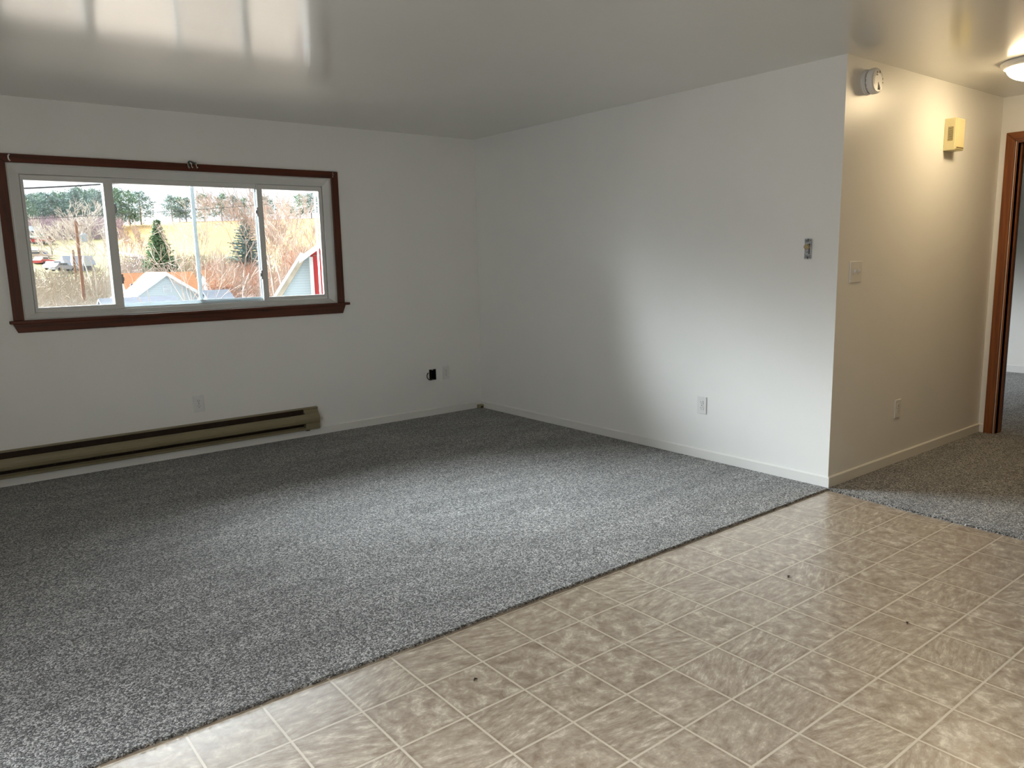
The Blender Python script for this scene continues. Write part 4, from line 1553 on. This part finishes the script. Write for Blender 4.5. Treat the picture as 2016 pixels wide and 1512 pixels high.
MB().box(-0.06, 0.10, -0.05, 0.0, 0, eb - 0.15).build('corner_board', M['white'], h6)
MB().box(0.10, 2 * hwb, -0.03, 0.0, eb - 0.12, eb - 0.07).build('belt_seam', M['red_roof'], h6)

# small white house on the slope
Yw = 146
b = on_ground(150, Yw)
b.z = at(150, 541, Yw).z
h7 = thing('house', 'small white twin-gabled house with grey roof behind the utility poles', 'house', loc=b)
X = lambda px: at(px, 520, Yw).x - b.x
Z = lambda py: at(150, py, Yw).z - b.z
MB().box(X(121), X(186), 0.5, 6, -1.5, Z(522)).build('walls', M['siding'], h7)
MB().prism([(X(121), 0.2, Z(522)), (X(190), 0.2, Z(522)), (X(190), 3.2, Z(503)), (X(128), 3.2, Z(503))], [(X(121), 6.4, Z(523)), (X(190), 6.4, Z(523)), (X(190), 3.4, Z(503)), (X(128), 3.4, Z(503))]).build('roof', M['grey_roof'], h7)
for (pa, pp, pc, pt_) in ((119, 123, 130, 505), (140, 144, 152, 500), (158, 167, 185, 505)):
    f = MB().prism([(X(pa), -0.6, Z(541)), (X(pc), -0.6, Z(541)), (X(pc), -0.6, Z(530)), (X(pp), -0.6, Z(pt_)), (X(pa), -0.6, Z(530))], [(X(pa), 1.4, Z(541)), (X(pc), 1.4, Z(541)), (X(pc), 1.4, Z(530)), (X(pp), 1.4, Z(pt_)), (X(pa), 1.4, Z(530))]).build('gable_front', M['white'], h7)
for px in (147, 163, 170, 176):
    MB().box(X(px), X(px) + 0.5, -0.68, -0.58, Z(533), Z(524)).build('window', M['dglass'], h7)
MB().box(X(158), X(190), -1.4, 0, Z(541), Z(535)).build('porch', M['white'], h7)

# house with the green porch roof, far up the slope
Yh = 214
b = on_ground(66, Yh)
b.z = at(66, 478, Yh).z
h8 = thing('house', 'far white house with a green porch roof up the slope', 'house', loc=b)
X = lambda px: at(px, 460, Yh).x - b.x
Z = lambda py: at(66, py, Yh).z - b.z
MB().box(X(40), X(88), 0.5, 8, -1.5, Z(455)).build('walls', M['siding'], h8)
MB().prism([(X(38), 0, Z(455)), (X(90), 0, Z(455)), (X(82), 4, Z(444)), (X(38), 4, Z(443))], [(X(38), 8.6, Z(455)), (X(90), 8.6, Z(455)), (X(82), 4.6, Z(444)), (X(38), 4.6, Z(443))]).build('roof', M['grey_roof'], h8)
MB().prism([(X(38), -2.6, Z(469)), (X(86), -2.6, Z(469)), (X(86), 0.5, Z(463)), (X(38), 0.5, Z(463))], [(X(38), -2.6, Z(468)), (X(86), -2.6, Z(468)), (X(86), 0.5, Z(462)), (X(38), 0.5, Z(462))]).build('porch_roof', M['green_roof'], h8)
for px in (62, 71, 78):
    MB().box(X(px), X(px) + 0.8, 0.42, 0.5, Z(461), Z(454.5)).build('window', M['dglass'], h8)
for px in (44, 56, 70, 85):
    MB().box(X(px) - 0.08, X(px) + 0.08, -2.5, -2.3, -0.5, Z(469)).build('porch_post', M['white'], h8)

# shed with a dull red roof
Ys = 176
b = on_ground(73, Ys)
b.z = at(73, 506, Ys).z
h9 = thing('shed', 'pale blue shed with a dull red roof on the far lawn', 'shed', loc=b)
X = lambda px: at(px, 498, Ys).x - b.x
Z = lambda py: at(73, py, Ys).z - b.z
MB().box(X(55), X(85), 0, 3, -1.0, Z(493)).build('walls', M['siding2'], h9)
MB().prism([(X(53), -0.3, Z(493)), (X(85.5), -0.3, Z(493)), (X(84), 1.5, Z(488)), (X(54), 1.5, Z(488))], [(X(53), 3.3, Z(493)), (X(85.5), 3.3, Z(493)), (X(84), 1.7, Z(488)), (X(54), 1.7, Z(488))]).build('roof', M['red_roof'], h9)
MB().box(X(74), X(80), -0.05, 0, Z(497), Z(494.5)).build('window', M['dglass'], h9)
tag(MB().box(0, 0.8, 0, 0.8, 0, 0.8).build('storage_barrel', simple('blue_plastic', (40, 84, 150), 0.4), None, 0.15, loc=(0, 0, 0)), 'small blue barrel standing beside the pale blue shed', 'barrel').location = (at(86, 498, Ys).x, Ys, at(86, 501, Ys).z - 0.2)


# cars
def car(label, px, py, y, length, rgb, top=None, rot=0.0):
    b = at(px, py, y)
    t = thing('car', label, 'car', loc=b)
    t.rotation_euler = (0, 0, rot)
    bm_ = simple('car_paint' + str(px), rgb, 0.25, 0.6, var=0.02)
    l_ = length / 2
    prof = [(-l_, 0.30), (l_, 0.30), (l_, 0.72), (l_ * 0.62, 0.88), (l_ * 0.30, 0.95), (-l_ * 0.85, 0.95), (-l_, 0.80)]
    MB().prism([(x, -0.85, z) for x, z in prof], [(x, 0.85, z) for x, z in prof]).build('body', bm_, t, 0.05)
    cab = [(-l_ * 0.80, 0.95), (l_ * 0.32, 0.95), (l_ * 0.10, 1.42), (-l_ * 0.62, 1.42)]
    cb_ = MB().prism([(x, -0.74, z) for x, z in cab], [(x, 0.74, z) for x, z in cab]).build('cabin', bm_ if top is None else simple('car_roof' + str(px), top, 0.3), t, 0.05)
    MB().box(-l_ * 0.58, l_ * 0.08, -0.76, 0.76, 1.02, 1.32).build('windows', M['dglass'], cb_)
    for sx_ in (-0.62, 0.62):
        for sy_ in (-0.86, 0.70):
            MB().lathe([(0.33, 0), (0.33, 0.16)], (sx_ * l_, sy_ + 0.16, 0.33), '-y', 18).build('wheel', M['black'], t)
    return t


car('bright red car parked in front of the green-porch house', 72, 479.5, 206, 4.4, (176, 22, 30))
car('dull red car parked beside the bright red one', 89, 478, 210, 4.4, (130, 60, 52))
car('pale car with a tan stripe parked below the blue shed', 76, 510, 168, 4.6, (190, 170, 150))
car('red and white car on the grass below the shed', 87, 521, 158, 4.4, (196, 70, 64), (220, 210, 205), 0.9)
car('white car parked beside the small white house', 112, 531, 144, 4.2, (196, 198, 202), None, 0.7)
car('dark silver car next to the white car by the small house', 126, 534, 142, 4.2, (150, 152, 160), None, 0.5)

# road climbing past the spruce
mb = MB()
pr = [(33.5, 182), (34.69, 172), (33.88, 163), (33.38, 155), (32.76, 147), (31.5, 138)]
for (xa, ya), (xb, yb_) in zip(pr, pr[1:]):
    za, zb_ = ground_z(xa, ya) + 0.15, ground_z(xb, yb_) + 0.15
    mb.prism([(xa - 0.9, ya, za), (xa + 0.9, ya, za), (xa + 0.9, ya, za - 0.6), (xa - 0.9, ya, za - 0.6)], [(xb - 0.9, yb_, zb_), (xb + 0.9, yb_, zb_), (xb + 0.9, yb_, zb_ - 0.6), (xb - 0.9, yb_, zb_ - 0.6)])
tag(mb.build('road', M['concrete']), kind='structure')
